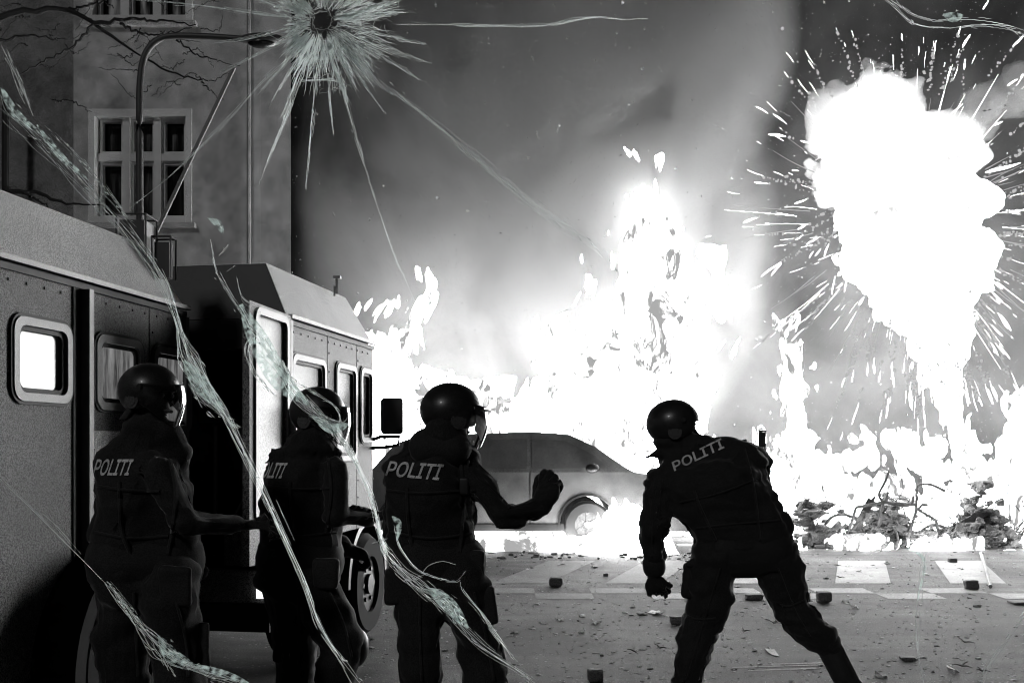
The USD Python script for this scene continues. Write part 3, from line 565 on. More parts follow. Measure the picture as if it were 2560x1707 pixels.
o.strap([(820, 1140), (828, 1230), (815, 1330)], 0.008)
o.strap([(665, 1215), (740, 1222), (830, 1220)], 0.006)
o.strap([(660, 1330), (740, 1340), (840, 1330)], 0.006)
o.strap([(745, 1470), (748, 1560), (745, 1690)], 0.006)
o.strap([(825, 1480), (860, 1560), (880, 1640)], 0.006)
o.letters([(650, 1154), (720, 1156), (706, 1196), (640, 1194)])
o.bump('belt', cloth2, (712, 1392, 75, 0), (792, 1392, 72, .06), (712, 1405, 75, 0), (792, 1405, 72, .06))
o.pad('pouch', cloth2, 815, 1435, 56, 66, -.12); o.bump('knee_pad', black, (880, 1605, 40, -.02), (882, 1630, 38, -.02))
o.boot(o.P(755, 1868), (.8, .6, 0)); o.boot(o.P(800, 1868, -.1), (.95, .3, 0))
# 3: officer in front of the car
o = Officer('helmeted officer before the burning car with a raised gloved fist', 4.13, 37)
o.head((1128, 1028, .02), (.88, .42, -.05), (0, 0, 1), 62)
o.bone((1122, 1110, 62, 0), (1108, 1078, 52, -.02), (1080, 1120, 52, 0)); o.bone((1026, 1116, 27, 0), (1085, 1100, 42, 0)); o.bone((1080, 1120, 52, 0), (1000, 1172, 44, 0)); o.bone((1125, 1120, 55, 0), (1172, 1170, 42, .05))
o.bone((1018, 1200, 60, 0), (1135, 1195, 60, .08), (1080, 1190, 66, -.04), (1028, 1330, 64, 0), (1132, 1330, 64, .06))
o.bone((1028, 1330, 64, 0), (1132, 1330, 64, .06), (1042, 1440, 68, 0), (1148, 1440, 70, .05))
o.bone((1172, 1180, 42, .0), (1256, 1284, 38, -.05)); o.bone((1256, 1286, 39, -.05), (1343, 1272, 26, .06)); o.bone((1256, 1290, 36, -.05), (1298, 1298, 29, 0))
o.bone((1000, 1185, 44, .0), (992, 1330, 36, .05)); o.bone((992, 1330, 36, .05), (1075, 1370, 28, .3))
o.bone((1048, 1450, 70, .0), (1054, 1715, 53, -.02)); o.bone((1054, 1715, 53, -.02), (1040, 1955, 44, -.06))
o.bone((1145, 1450, 72, .0), (1203, 1640, 57, .05)); o.bone((1203, 1640, 57, .05), (1268, 1955, 44, -.05))
o.parts += hand(o.P(1352, 1268, .06), (.28, .05, .96), (.35, .9, -.1), 1.18, 1.2, 1) + hand(o.P(1085, 1375, .32), (.8, .5, 0), (0, .2, -1), 1.05, .9)
o.build(G(1100, 4.13), .021); o.finish_face()
o.helmet((1128, 1025, .02), (.88, .42, -.05), (0, 0, 1), 69, disc_side=(1, -1))
o.strap([(1018, 1220), (1020, 1290), (1032, 1380)], 0.008)
o.strap([(1150, 1140), (1160, 1240), (1150, 1380)], 0.008)
o.strap([(960, 1225), (1050, 1232), (1190, 1225)], 0.006)
o.strap([(975, 1330), (1080, 1345), (1195, 1330)], 0.006)
o.strap([(1050, 1470), (1050, 1580), (1055, 1700)], 0.006)
o.strap([(1185, 1480), (1215, 1590), (1235, 1700)], 0.006)
o.strap([(1210, 1200), (1250, 1240), (1275, 1270)], 0.006)
o.letters([(968, 1151), (1111, 1160), (1103, 1201), (962, 1189)])
o.bump('belt', cloth2, (1040, 1398, 70, 0), (1146, 1398, 72, .05), (1040, 1412, 71, 0), (1146, 1412, 73, .05))
o.pad('holster', cloth2, 1190, 1412, 34, 66, -.03); o.pad('thigh_pocket', cloth2, 1212, 1515, 50, 88, -.03, 11, tilt=-.15); o.bump('knee_pad', black, (1228, 1625, 36, .1), (1236, 1670, 36, .1)); o.pad('pouch', cloth2, 990, 1465, 44, 80, -.05)
o.bump('cuff', cloth2, (1334, 1274, 29, .06), (1347, 1266, 28, .06)); o.bump('collar', cloth2, (1070, 1118, 50, -.03), (1130, 1122, 50, -.03))
rd = o.pad('radio', black, 1160, 1215, 26, 44, -.06, 6, .001); obj('antenna', tube([o.P(1166, 1196, -.05), o.P(1172, 1150, -.05)], .005, 6), black, rd)
o.boot(o.P(1040, 1955, -.06), (.3, .9, 0)); o.boot(o.P(1268, 1955, -.05), (.7, .7, 0))
# 4: leaning officer on the right
o = Officer('helmeted officer leaning far over to the left with a hanging fist', 5.82, 41)
o.head((1683, 1064, .22), (.95, -.05, .12), (-.25, 0, .97), 57)
o.bone((1690, 1085, 40, .2), (1668, 1105, 34, .2), (1715, 1105, 38, .2))
o.bone((1740, 1118, 42, .2), (1700, 1120, 40, .2), (1690, 1185, 50, .18)); o.bone((1730, 1122, 44, .18), (1835, 1138, 52, .15), (1872, 1165, 50, .12))
o.bone((1660, 1126, 15, .18), (1616, 1141, 4, .16), (1700, 1128, 26, .2))
o.bone((1668, 1205, 52, .15), (1690, 1215, 62, .12), (1850, 1150, 54, .15), (1880, 1215, 56, .1), (1790, 1240, 80, .0), (1800, 1310, 70, .0), (1905, 1310, 64, .0))
o.bone((1802, 1310, 68, 0), (1905, 1310, 66, .0), (1812, 1352, 64, 0), (1925, 1352, 64, .0))
o.bone((1650, 1210, 44, .12), (1641, 1310, 37, .05)); o.bone((1641, 1310, 40, .05), (1634, 1420, 29, .08)); o.bone((1655, 1305, 22, .0), (1672, 1320, 8, .0))
o.bone((1885, 1160, 46, .2), (1895, 1280, 42, .2)); o.bone((1895, 1280, 42, .2), (1840, 1350, 30, .35))
o.bone((1812, 1352, 64, 0), (1790, 1400, 66, .0)); o.bone((1925, 1352, 64, 0), (1936, 1400, 64, .0)); o.bone((1790, 1400, 66, .0), (1764, 1530, 56, .02)); o.bone((1762, 1535, 54, .02), (1745, 1600, 42, .0), (1716, 1700, 37, -.04))
o.bone((1936, 1400, 63, .0), (1976, 1515, 52, .02)); o.bone((1978, 1518, 49, .02), (2030, 1574, 43, .0), (2054, 1594, 39, .0)); o.bone((2054, 1594, 36, .0), (2080, 1638, 27, .0))
o.parts += hand(o.P(1636, 1428, .08), (.14, .05, -1), (.3, .9, -.05), 1.35, 1.25, 1)
o.parts += hand(o.P(1835, 1355, .36), (-.6, .5, -.3), (0, .2, -1), 1.05, .9)
o.build(G(1880, 5.82), .026); o.finish_face()
o.helmet((1682, 1056, .22), (.95, -.05, .12), (-.25, 0, .97), 60, disc_side=(1, -1), brim=False, visor=0, guard=False)
o.strap([(1735, 1225), (1752, 1270), (1790, 1350)], 0.008)
o.strap([(1860, 1120), (1885, 1220), (1900, 1350)], 0.008)
o.strap([(1700, 1255), (1790, 1235), (1900, 1195)], 0.006)
o.strap([(1740, 1320), (1830, 1310), (1950, 1300)], 0.006)
o.strap([(1800, 1420), (1770, 1520), (1740, 1620), (1715, 1700)], 0.006)
o.strap([(1945, 1420), (1985, 1520), (2025, 1590)], 0.006)
o.strap([(1625, 1240), (1630, 1320), (1630, 1390)], 0.006)
o.strap([(1720, 1540), (1745, 1548), (1790, 1545)], 0.006)
o.strap([(1940, 1505), (1970, 1515), (2010, 1500)], 0.006)
o.letters([(1672, 1158), (1802, 1094), (1818, 1116), (1686, 1178)])
o.bump('belt', cloth2, (1812, 1368, 69, 0), (1918, 1364, 70, .0), (1814, 1376, 69, 0), (1920, 1372, 70, .0))
o.pad('thigh_pocket', cloth2, 1738, 1452, 50, 80, -.02, 13, tilt=.12); o.pad('thigh_pocket', cloth2, 1972, 1405, 44, 80, -.02, 13, tilt=-.08); o.bump('pocket_flap', cloth2, (1722, 1410, 8, -.05), (1770, 1400, 30, 0)); o.bump('pouch', cloth2, (1752, 1350, 20, 0), (1752, 1380, 20, 0))
o.bump('knee_pad', black, (1738, 1520, 26, .05), (1732, 1556, 26, .05)); o.bump('cuff', cloth2, (1634, 1404, 29, .07), (1635, 1418, 29, .08))
o.bump('shirt_hem', cloth2, (1944, 1345, 38, 0), (1966, 1378, 30, 0))
o.boot(o.P(1716, 1700, -.04), (-.5, .85, 0)); o.bump('trouser_hem', cloth, (2046, 1584, 39, 0), (2066, 1606, 37, 0))
bt_ = o.bump('boot', rubber, (2076, 1622, 32, 0), (2104, 1680, 30, 0), (2122, 1708, 29, .02), amp=.002); o.bump('boot_toe', rubber, (2114, 1696, 26, 0), (2142, 1730, 24, .03), (2178, 1750, 17, .06), amp=.002)

# ------------------------------------------------------------------ burning car
d = 14.6; C = lambda x, y: ((x - CX) * d / F, EYE + (HZ - y) * d / F)
out = [C(905, 1300), C(895, 1210), C(915, 1190), C(985, 1110), C(1040, 1090), C(1190, 1083), C(1330, 1079), C(1425, 1086), C(1490, 1116), C(1560, 1166), C(1590, 1182), C(1650, 1192), C(1720, 1208), C(1745, 1240), C(1750, 1300), C(1740, 1328), C(905, 1328)]
cw = [C(1015, 1305), C(1470, 1302)]
lower = Polygon(out).buffer(.02).buffer(-.02)
for x, z in cw: lower = lower.difference(Point(x, .36).buffer(.40, quad_segs=10))
belt = C(0, 1180)[1]
car = thing('burnt_out_car', 'dark hatchback in flames side on behind the officers', 'car', (C(1250, 0)[0], d + .85, 0))
def cx(poly, y0, t):
    m = ext(poly, t); v = np.array(m.vertices); return trimesh.Trimesh(np.stack([v[:, 0], y0 + v[:, 2], v[:, 1]], 1), m.faces[:, ::-1], process=False)
obj('body', cx(lower.intersection(sbox(-9, -1, 9, belt)), d, 1.72), carp, car)
gh = lower.intersection(sbox(-9, belt, 9, 9)); v = []
gm = ext(gh, 1.0); vv = np.array(gm.vertices); k = np.clip((vv[:, 1] - belt) / .6, 0, 1) * .16
gm = trimesh.Trimesh(np.stack([vv[:, 0], np.where(vv[:, 2] > .5, d + 1.72 - k, d + k), vv[:, 1]], 1), gm.faces[:, ::-1], process=False)
obj('cabin', gm, carp, car)
for pl in ([C(1048, 1110), C(1180, 1100), C(1180, 1172), C(1000, 1172)], [C(1192, 1100), C(1318, 1096), C(1318, 1172), C(1192, 1172)], [C(1330, 1096), C(1415, 1102), C(1470, 1128), C(1520, 1168), C(1330, 1172)]):
    m = ext(Polygon(pl).buffer(-.02).buffer(.02), .02); vv = np.array(m.vertices); k = np.clip((vv[:, 1] - belt) / .6, 0, 1) * .16
    obj('side_window', trimesh.Trimesh(np.stack([vv[:, 0], d + k - .006 + vv[:, 2], vv[:, 1]], 1), m.faces[:, ::-1], process=False), soot_glass, car)
for x in (1186, 1324, 1100):
    obj('door_seam', bx(C(x, 0)[0], C(x, 0)[0] + .012, d - .004, d + .01, .34, belt), black, car)
for x in (1215, 1345): obj('door_handle', bx(C(x, 0)[0], C(x, 0)[0] + .16, d - .035, d - .002, belt - .14, belt - .11), black, car)
obj('wing_mirror', trimesh.creation.icosphere(2, .1).apply_scale((1, .8, .7)).apply_translation((C(1480, 0)[0], d - .1, belt + .06)), black, car)
obj('sill_trim', bx(C(1075, 0)[0], C(1410, 0)[0], d - .02, d - .003, .27, .36), black, car)
for x, z in cw:
    for y in (d - .02, d + 1.52):
        m = trimesh.creation.revolve([(.19, 0), (.31, 0), (.345, .04), (.345, .18), (.31, .22), (.19, .22), (.19, 0)], sections=28); m.apply_transform(trimesh.transformations.rotation_matrix(-math.pi / 2, (1, 0, 0))); m.apply_translation((x, y, .345))
        wh = obj('wheel', m, rubber, car)
        r = cat_([trimesh.creation.cylinder(.19, .04, sections=20), trimesh.creation.cylinder(.06, .08, sections=12)] + [trimesh.creation.box((.05, .36, .06)).apply_transform(trimesh.transformations.rotation_matrix(q, (0, 0, 1))) for q in np.arange(3) * math.pi / 3]); r.apply_transform(trimesh.transformations.rotation_matrix(math.pi / 2, (1, 0, 0))); r.apply_translation((x, y + .08, .345))
        obj('rim', r, burnt, wh)
    a = Point(x, .36).buffer(.43, quad_segs=12).difference(Point(x, .36).buffer(.402, quad_segs=12)).intersection(sbox(x - 1, .3, x + 1, 2)); obj('arch_trim', cx(a, d - .025, .05), black, car)
obj('headlight', bx(C(1690, 0)[0], C(1735, 0)[0], d - .012, d + .3, .72, .86), dark_glass, car)

# ------------------------------------------------------------------ fires
def flames(x0, x1, y0, y1, H, h, seed, env, amp=2.0, fz=.8, fx=2.7, z0=0.0):
    """Flame tongues: the surface of a rising, warped noise field inside an envelope env(x, y, z)."""
    nx, ny, nz = int((x1 - x0) / h) + 1, int((y1 - y0) / h) + 1, int(H / h) + 1
    X, Y, Z = np.meshgrid(x0 + h * np.arange(nx), y0 + h * np.arange(ny), z0 + h * np.arange(nz), indexing='ij')
    wx = (meshkit.fbm(np.stack([X * 1.1, Y * 1.1, Z * .7], -1) + seed, 2, seed + 9) - .5) * .9 * np.clip(Z - z0, 0, 3) * .5
    n = meshkit.fbm(np.stack([(X + wx) * fx, Y * fx, Z * fz - seed], -1) + seed * 5.3, 6, seed) - .5
    n = n + .45 * (np.abs(meshkit.noise(np.stack([(X + wx) * fx * 3.1, Y * fx * 3, Z * fz * 2.2 - seed], -1) + seed * 2.1, seed + 3) - .5) - .25)
    f = env(X + wx * .6, Y, Z) + amp * n * (.55 + .45 * np.clip((Z - z0) / 1.5, 0, 1.6))
    m = iso(f, (x0, y0, z0), h); return m
def fire(name, label, *meshes):
    m = cat_(list(meshes)); return obj(name, m, flame_m, label=label, cat='fire', smooth=False)
bump = lambda t: np.clip(1 - t * t, -1, 1)
X_ = lambda px, d: (px - CX) * d / F
fire('fire', 'broad fire with a ragged top behind the officer by the van front', flames(X_(880, 17.4), X_(1290, 17.4), 16.9, 17.9, 4.8, .038, 33, lambda x, y, z: .6 * bump((x - X_(1030, 17.4)) / 1.3) - .23 * z + .08 - .5 * ((y - 17.4) / .6) ** 2 * (z > -1), 1.7))
fire('fire', 'tallest fire column rising behind the front of the burning car', flames(X_(1330, 17.4), X_(1860, 17.4), 16.8, 18.0, 6.6, .042, 8, lambda x, y, z: .7 * bump((x - X_(1570, 17.4) - .04 * z) / 1.6) - .19 * z + .12 - .4 * ((y - 17.4) / .7) ** 2))
fire('fire', 'low line of flames licking along the roof of the burning car', flames(X_(1130, 17.0), X_(1480, 17.0), 16.6, 17.3, 2.6, .05, 5, lambda x, y, z: .4 - .26 * z - .5 * ((y - 16.95) / .4) ** 2 + .1))
fire('fire', 'flames around the front wheel of the burning car', flames(X_(1440, 14.2), X_(1720, 14.2), 13.9, 14.55, 1.3, .045, 12, lambda x, y, z: .42 * bump((x - X_(1560, 14.2)) / .66) - .68 * z + .12 - .3 * ((y - 14.2) / .3) ** 2, .8, 1.6, 3.2),
     flames(X_(1180, 14.3), X_(1500, 14.3), 14.35, 14.62, .42, .04, 14, lambda x, y, z: .36 - 1.9 * z, .6, 1.6, 3.5))
fire('fire', 'low tongues of flame in front of the charred heap', flames(X_(1960, 14.6), X_(2600, 14.6), 14.4, 14.75, .9, .035, 44, lambda x, y, z: .12 - .9 * z - .3 * ((y - 14.58) / .2) ** 2, 1.3, 1.8, 3.2))
fire('fire', 'slim pointed flame rising beside the dark marker post', flames(X_(1900, 16.2), X_(2100, 16.2), 15.9, 16.6, 3.6, .05, 19, lambda x, y, z: .46 * bump((x - X_(1985, 16.2) - .0 * z) / (.62 - .1 * np.clip(z, 0, 3))) - .16 * z + .02 - .3 * ((y - 16.2) / .35) ** 2, 1.7, 1.2, 3.2))
fire('fire', 'wide low fire over the heap of burnt bicycles', flames(X_(1880, 16.0), X_(2330, 16.0), 15.6, 16.5, 2.6, .04, 27, lambda x, y, z: .6 - .46 * z - .5 * ((y - 16.05) / .45) ** 2, 1.8, 1.2, 2.6))
fire('fire', 'rough fire at the right picture edge with a hump of flame', flames(X_(2330, 16.0) + .02, 11.5, 15.6, 16.5, 4.6, .06, 31, lambda x, y, z: .62 - (.42 - .27 * np.clip((x - 7.7) / .8, 0, 1)) * z - .5 * ((y - 16.05) / .45) ** 2, 1.8, 1.2, 2.6))

# ------------------------------------------------------------------ the exploding firework: glowing core, sparks, smoke puff
d = 15.0; BC = at(2275, 610, d); sc_ = d / F
def blob(parts, h, lo, hi, seed, amp, fr):
    g = [np.arange(l, u, h) for l, u in zip(lo, hi)]; X, Y, Z = np.meshgrid(*g, indexing='ij'); f = np.full(X.shape, -9.)
    for (c, r) in parts: f = np.maximum(f, 1 - np.sqrt(((X - c[0]) / r[0]) ** 2 + ((Y - c[1]) / r[1]) ** 2 + ((Z - c[2]) / r[2]) ** 2))
    n = meshkit.fbm(np.stack([X, Y, Z], -1) * fr + seed, 5, seed) - .5
    return iso(f + amp * n, lo, h)
bt = thing('firework_burst', 'exploding firework with a white core and radiating sparks above the right fire', 'explosion', BC)
q = lambda x, y, rx, ry, dy=0, rz=None: (at(x, y, d + dy), np.array([rx, (rz or rx), ry]) * sc_)
core = blob([q(2270, 560, 170, 165), q(2330, 640, 145, 145), q(2250, 690, 95, 120), q(2310, 740, 120, 110), q(2345, 830, 70, 130), q(2360, 930, 32, 120), q(2390, 1030, 18, 130), q(2205, 490, 85, 115), q(2420, 500, 75, 50), q(2175, 400, 95, 95), q(2260, 430, 100, 80), q(2330, 420, 100, 70), q(2180, 300, 75, 70)], .04,
            BC - [2.2, 1.3, 3.2], BC + [2.2, 1.3, 2.2], 4, .95, 3.0)
obj('core', core, blast_m, bt, smooth=False)
def spark(a, b, wpx, trail=None, mat=spark_m, dd=None):
    dd = d + (rng.uniform(-.8, .8) if dd is None else dd); p, e = at(*a, dd), at(*b, dd); L = np.linalg.norm(e - p); s = np.linspace(0, 1, 6)
    per = np.cross(e - p, [0, 1, 0]); per /= np.linalg.norm(per) + 1e-9
    pts = p + (e - p) * s[:, None] + per * (.06 * L * np.sin(s * 5 + a[0])[:, None]) * .3
    sp_ = obj('spark', tube(pts, np.array([.4, .8, .9, .8, .6, .2]) * wpx * .8 * dd / F / 2, 6), mat, bt, smooth=True)
    if trail is not None:                            # broken beads of glowing grit behind the spark
        t0 = at(*trail, dd); n = max(4, int(np.linalg.norm(t0 - e) * F / dd / 7)); bs = []
        for k in range(n):
            u = (k + rng.uniform(.1, .9)) / n
            if rng.random() < .22: continue
            c = e + (t0 - e) * u + per * rng.normal(0, 2.2) * dd / F; r = rng.uniform(1.3, 3.4) * dd / F
            m = trimesh.creation.icosphere(0, r); m.apply_scale(rng.uniform(.7, 1.7, 3)); m.apply_translation(c); bs.append(m)
        if bs: obj('glowing_trail', cat_(bs), ember_m, sp_, smooth=False, kind='stuff')
S = [((1858, 556), (1894, 544), 9, (1985, 512)), ((1987, 510), (2017, 498), 7, (2080, 468)), ((1886, 457), (1920, 459), 7, (2075, 452)), ((1995, 573), (2019, 560), 8, (2085, 515)), ((1989, 600), (2008, 588), 6, (2080, 540)),
     ((2017, 611), (2047, 593), 8, (2100, 555)), ((1980, 426), (1997, 427), 5, None), ((1922, 336), (1965, 341), 9, None), ((2002, 352), (2023, 359), 5, (2070, 375)), ((1890, 266), (1920, 284), 4, None), ((1966, 132), (1984, 156), 3, None),
     ((2254, 85), (2256, 103), 5, (2254, 235)), ((2395, 89), (2401, 67), 6, (2350, 240)), ((2406, 119), (2425, 87), 8, (2355, 230)), ((2533, 117), (2559, 89), 8, (2470, 190)), ((2410, 174), (2413, 148), 6, (2408, 250)), ((2519, 215), (2543, 198), 7, None),
     ((2458, 24), (2472, 0), 6, None), ((2353, 304), (2408, 261), 6, None), ((2484, 314), (2507, 304), 6, None), ((2436, 346), (2454, 336), 6, None), ((2464, 433), (2551, 407), 13, None), ((2515, 526), (2551, 536), 8, (2470, 515)),
     ((1904, 691), (1952, 654), 7, (2060, 585)), ((1928, 688), (1954, 658), 7, (2075, 590)), ((1978, 852), (2010, 821), 4, (2045, 785)), ((2147, 762), (2160, 743), 9, None), ((2186, 934), (2185, 895), 8, (2185, 785)), ((2169, 940), (2168, 908), 5, (2170, 790)),
     ((2130, 955), (2134, 925), 4, (2138, 800)), ((2234, 968), (2229, 908), 7, (2222, 800)), ((2273, 1014), (2277, 955), 6, (2270, 830)), ((2314, 1068), (2308, 1020), 6, (2280, 850)), ((2338, 1112), (2347, 1168), 6, None), ((2277, 1120), (2286, 1177), 6, None),
     ((2388, 1010), (2368, 964), 6, (2350, 880)), ((2388, 949), (2375, 912), 6, (2345, 850)), ((2496, 888), (2477, 856), 6, (2400, 730)), ((2524, 897), (2498, 860), 5, (2420, 740)), ((2507, 840), (2477, 812), 6, (2410, 700)), ((2520, 821), (2494, 782), 6, (2430, 680)), ((2528, 826), (2502, 786), 6, None),
     ((2507, 756), (2479, 730), 7, (2440, 660)), ((2505, 723), (2475, 695), 7, (2440, 640)), ((2416, 847), (2397, 799), 5, (2385, 740)), ((2529, 1010), (2498, 962), 4, None), ((2434, 1125), (2425, 1090), 5, None), ((2110, 730), (2120, 690), 5, (2130, 620)), ((2080, 735), (2087, 690), 5, (2105, 600)), ((2060, 640), (2072, 610), 6, (2090, 570)), ((2038, 640), (2052, 622), 5, (2085, 580)), ((2023, 645), (2033, 628), 4, None)]
for a, b, wd, tr_ in S: spark(a, b, wd, tr_)
cpx = np.array([2270., 570.])
for k in range(150):                                 # the lesser sparks
    th = rng.uniform(0, 2 * math.pi); dr = np.array([math.cos(th), math.sin(th)]); r0 = (225 if dr[1] < .3 else 210) + rng.uniform(0, 40) + (120 if dr[1] < -.6 else 0)
    r1 = r0 + rng.gamma(2.0, 55); p1 = cpx + dr * r1
    if r1 > 560: continue
    L = rng.uniform(8, 45); spark(tuple(p1), tuple(p1 - dr * L), rng.uniform(1.2, 3), tuple(cpx + dr * r0) if k % 2 == 0 else None)
for k in range(70):                                  # long thin streaks
    th = rng.uniform(0, 2 * math.pi); dr = np.array([math.cos(th), math.sin(th)]); r0 = 190 + rng.uniform(0, 90); p0 = cpx + dr * r0; p1 = p0 + dr * rng.uniform(60, 210) + np.array([0, rng.uniform(0, 25)])
    pts_ = [at(p0[0], p0[1], d), at(*((p0 + p1) / 2 + rng.normal(0, 2, 2)), d), at(*p1, d)]; c_ = curve(pts_, 24); obj('streak', tube(c_, np.linspace(1.1, .35, len(c_)) * d / F, 4), ember_m if k % 3 else spark_m, bt, smooth=False)
for k in range(60):                                  # spray below the core
    x = rng.normal(2335, 70); y0 = 830 + rng.uniform(0, 150); y1 = y0 + rng.uniform(25, 150); sl = (x - 2290) / 420
    spark((x + sl * (y1 - y0), y1), (x + sl * (y1 - y0) * .6, y0 + (y1 - y0) * .6), rng.uniform(2.5, 6), (x, y0))

# ------------------------------------------------------------------ smoke
def vol(name, dens, fr, lo=.42, hi=.7, ell=(), aniso=.15, col=.9, zs=1.0, base=0.0):
    """Smoke of uneven density: noise inside soft ellipsoids (centre, radii, weight)."""
    n = {"g": ("geometry", {}), "mp": ("mapping", {"scale": (1, 1, zs)}), "n": ("noise_texture", {"scale": fr, "detail": 5, "roughness": .62, "distortion": .5}), "r": ("map_range", {"from_min": lo, "from_max": hi, "to_min": 0.16, "to_max": 1.0, "clamp": True}),
         "m": ("math", {"math_type": "multiply"}), "m2": ("math", {"math_type": "multiply", "value2": dens}), "v": ("principled_volume", {"color": (col,) * 3, "anisotropy": aniso})}
    l = [("g.position", "mp.vector"), ("mp.vector", "n.vector"), ("n.fac", "r.value"), ("r.result", "m.value1"), ("m2.value", "v.density"), ("m.value", "m2.value1")]
    last = None
    for k, (c, r, wt) in enumerate(ell):
        n[f"e{k}"] = ("mapping", {"mapping_type": "texture", "location": tuple(c), "scale": tuple(r)}); n[f"t{k}"] = ("gradient_texture", {"gradient_type": "spherical"})
        n[f"w{k}"] = ("math", {"math_type": "multiply_add", "value2": wt, "value3": base if last is None else 0.0})
        l += [("g.position", f"e{k}.vector"), (f"e{k}.vector", f"t{k}.vector"), (f"t{k}.fac", f"w{k}.value1")] + ([(last, f"w{k}.value3")] if last else []); last = f"w{k}.value"
    if last: l.append((last, "m.value2"))
    else: n["m"][1]["value2"] = 1.0
    return M(name, n, l, volume="v.volume")
P19 = lambda x, y, dd=19.3: at(x, y, dd)
plume = vol('smoke_plume_air', 3.6, .62, .37, .63, [(P19(1580, 560), (2.7, 3.0, 4.6), .85), (P19(1480, 90), (3.9, 3.0, 3.9), 2.2), (P19(1180, 480), (3.4, 3.0, 4.2), .45), (P19(1700, 980), (8.5, 3.0, 4.0), .06), (P19(2200, 640), (4.0, 3.0, 4.0), .06)], zs=.8, base=.02, aniso=0.0, col=.97)
sm = bx(-3.9, 10.6, 17.95, 20.3, .02, 10.4)
obj('smoke', sm, plume, kind='stuff', smooth=False, label='rolling smoke lit by the fires', cat='smoke')
puffm = vol('burst_puff_air', 3.5, 1.4, .25, .6, col=.96, aniso=0.0)
pf = blob([q(2175, 315, 120, 130), q(2095, 310, 80, 95), q(2220, 265, 85, 75), q(2190, 430, 150, 130), q(2330, 380, 120, 90)], .05, BC - [2.2, 1.3, -.3], BC + [1.6, 1.3, 3.0], 6, .95, 3.4)
obj('smoke_puff', pf, puffm, bt, smooth=False)
pf2 = blob([q(2460, 265, 60, 50, .6), q(2530, 240, 60, 55, .6), q(2580, 205, 70, 60, .6), q(2420, 320, 70, 40, .5)], .06, BC + [.3, -.2, 1.2], BC + [2.6, 1.4, 2.9], 15, 1.1, 3.6)
obj('drifting_smoke_puff', pf2, vol('drifting_puff_air', 1.6, 1.8, .3, .62, col=.92), bt, smooth=False)

# ------------------------------------------------------------------ burnt heap, post, stones and litter
d = 14.9; D = lambda x, y, dd=0.: at(x, y, d + dd)
def rods(name, label, base, frame, bars, rings):
    t = thing(name, label, 'bicycle', base)
    obj('frame', cat_([tube([D(*a), D(*b)], .022, 8) for a, b in frame]), burnt, t)
    for c in bars: obj('handlebar', tube(curve([D(*p) for p in c], 24), .02, 8), burnt, t)
    for (x, y, r, th, ti) in rings:
        a = np.linspace(th[0], th[1], 28); c = D(x, y)
        rim_ = np.array([c + [r * math.cos(k), r * math.sin(k) * ti, r * math.sin(k)] for k in a]); sp = [tube([c, rim_[k]], .005, 4) for k in range(0, 28, 3)]
        wl = obj('wheel', tube(rim_, .022, 8), burnt, t); obj('spokes', cat_(sp), burnt, wl)
    return t
rods('burnt_bicycle', 'burnt bicycle with an upright handlebar sticking out of the left of the heap', G(2160, d), [((2208, 1255), (2190, 1345)), ((2190, 1345), (2120, 1335)), ((2208, 1255), (2290, 1262)), ((2140, 1268), (2208, 1255)), ((2120, 1335), (2140, 1268))],
     [[(2222, 1178), (2212, 1205), (2198, 1232), (2202, 1248), (2212, 1252), (2220, 1230)], [(2212, 1252), (2240, 1262), (2275, 1262), (2284, 1240)]], [(2188, 1348, .33, (0, 6.28), .2), (2110, 1340, .31, (-.3, 3.4), .3)])
rods('burnt_bicycle', 'burnt bicycle with one long bent rod curving to the right', G(2300, d), [((2292, 1272), (2270, 1345)), ((2270, 1345), (2350, 1355)), ((2292, 1272), (2340, 1300)), ((2340, 1300), (2350, 1355))],
     [[(2290, 1285), (2292, 1240), (2293, 1218), (2305, 1210), (2330, 1212), (2362, 1227)], [(2296, 1272), (2305, 1262), (2318, 1262)]], [(2345, 1365, .30, (.2, 5.6), .35)])
hl = [((2040, 1282), (.62, .4, .28), 'charred flat board lump at the left end of the heap'), ((2185, 1320), (.75, .5, .42), 'charred box lump under the upright handlebar'), ((2235, 1275), (.5, .4, .3), 'charred seat shaped lump between the two bicycles'), ((2400, 1340), (.8, .5, .3), 'charred jagged lump right of the bent rod'), ((2445, 1262), (.55, .45, .5), 'tall charred sack like lump on the right fire'),
      ((2480, 1325), (.85, .5, .34), 'long charred lump at the foot of the right fire'), ((2330, 1345), (.5, .4, .2), 'small charred lump in front of the bent rod'), ((2555, 1345), (.5, .4, .22), 'charred lump cut by the right picture edge'), ((2130, 1345), (.5, .3, .14), 'flat charred lump at the kerb of the fire')]
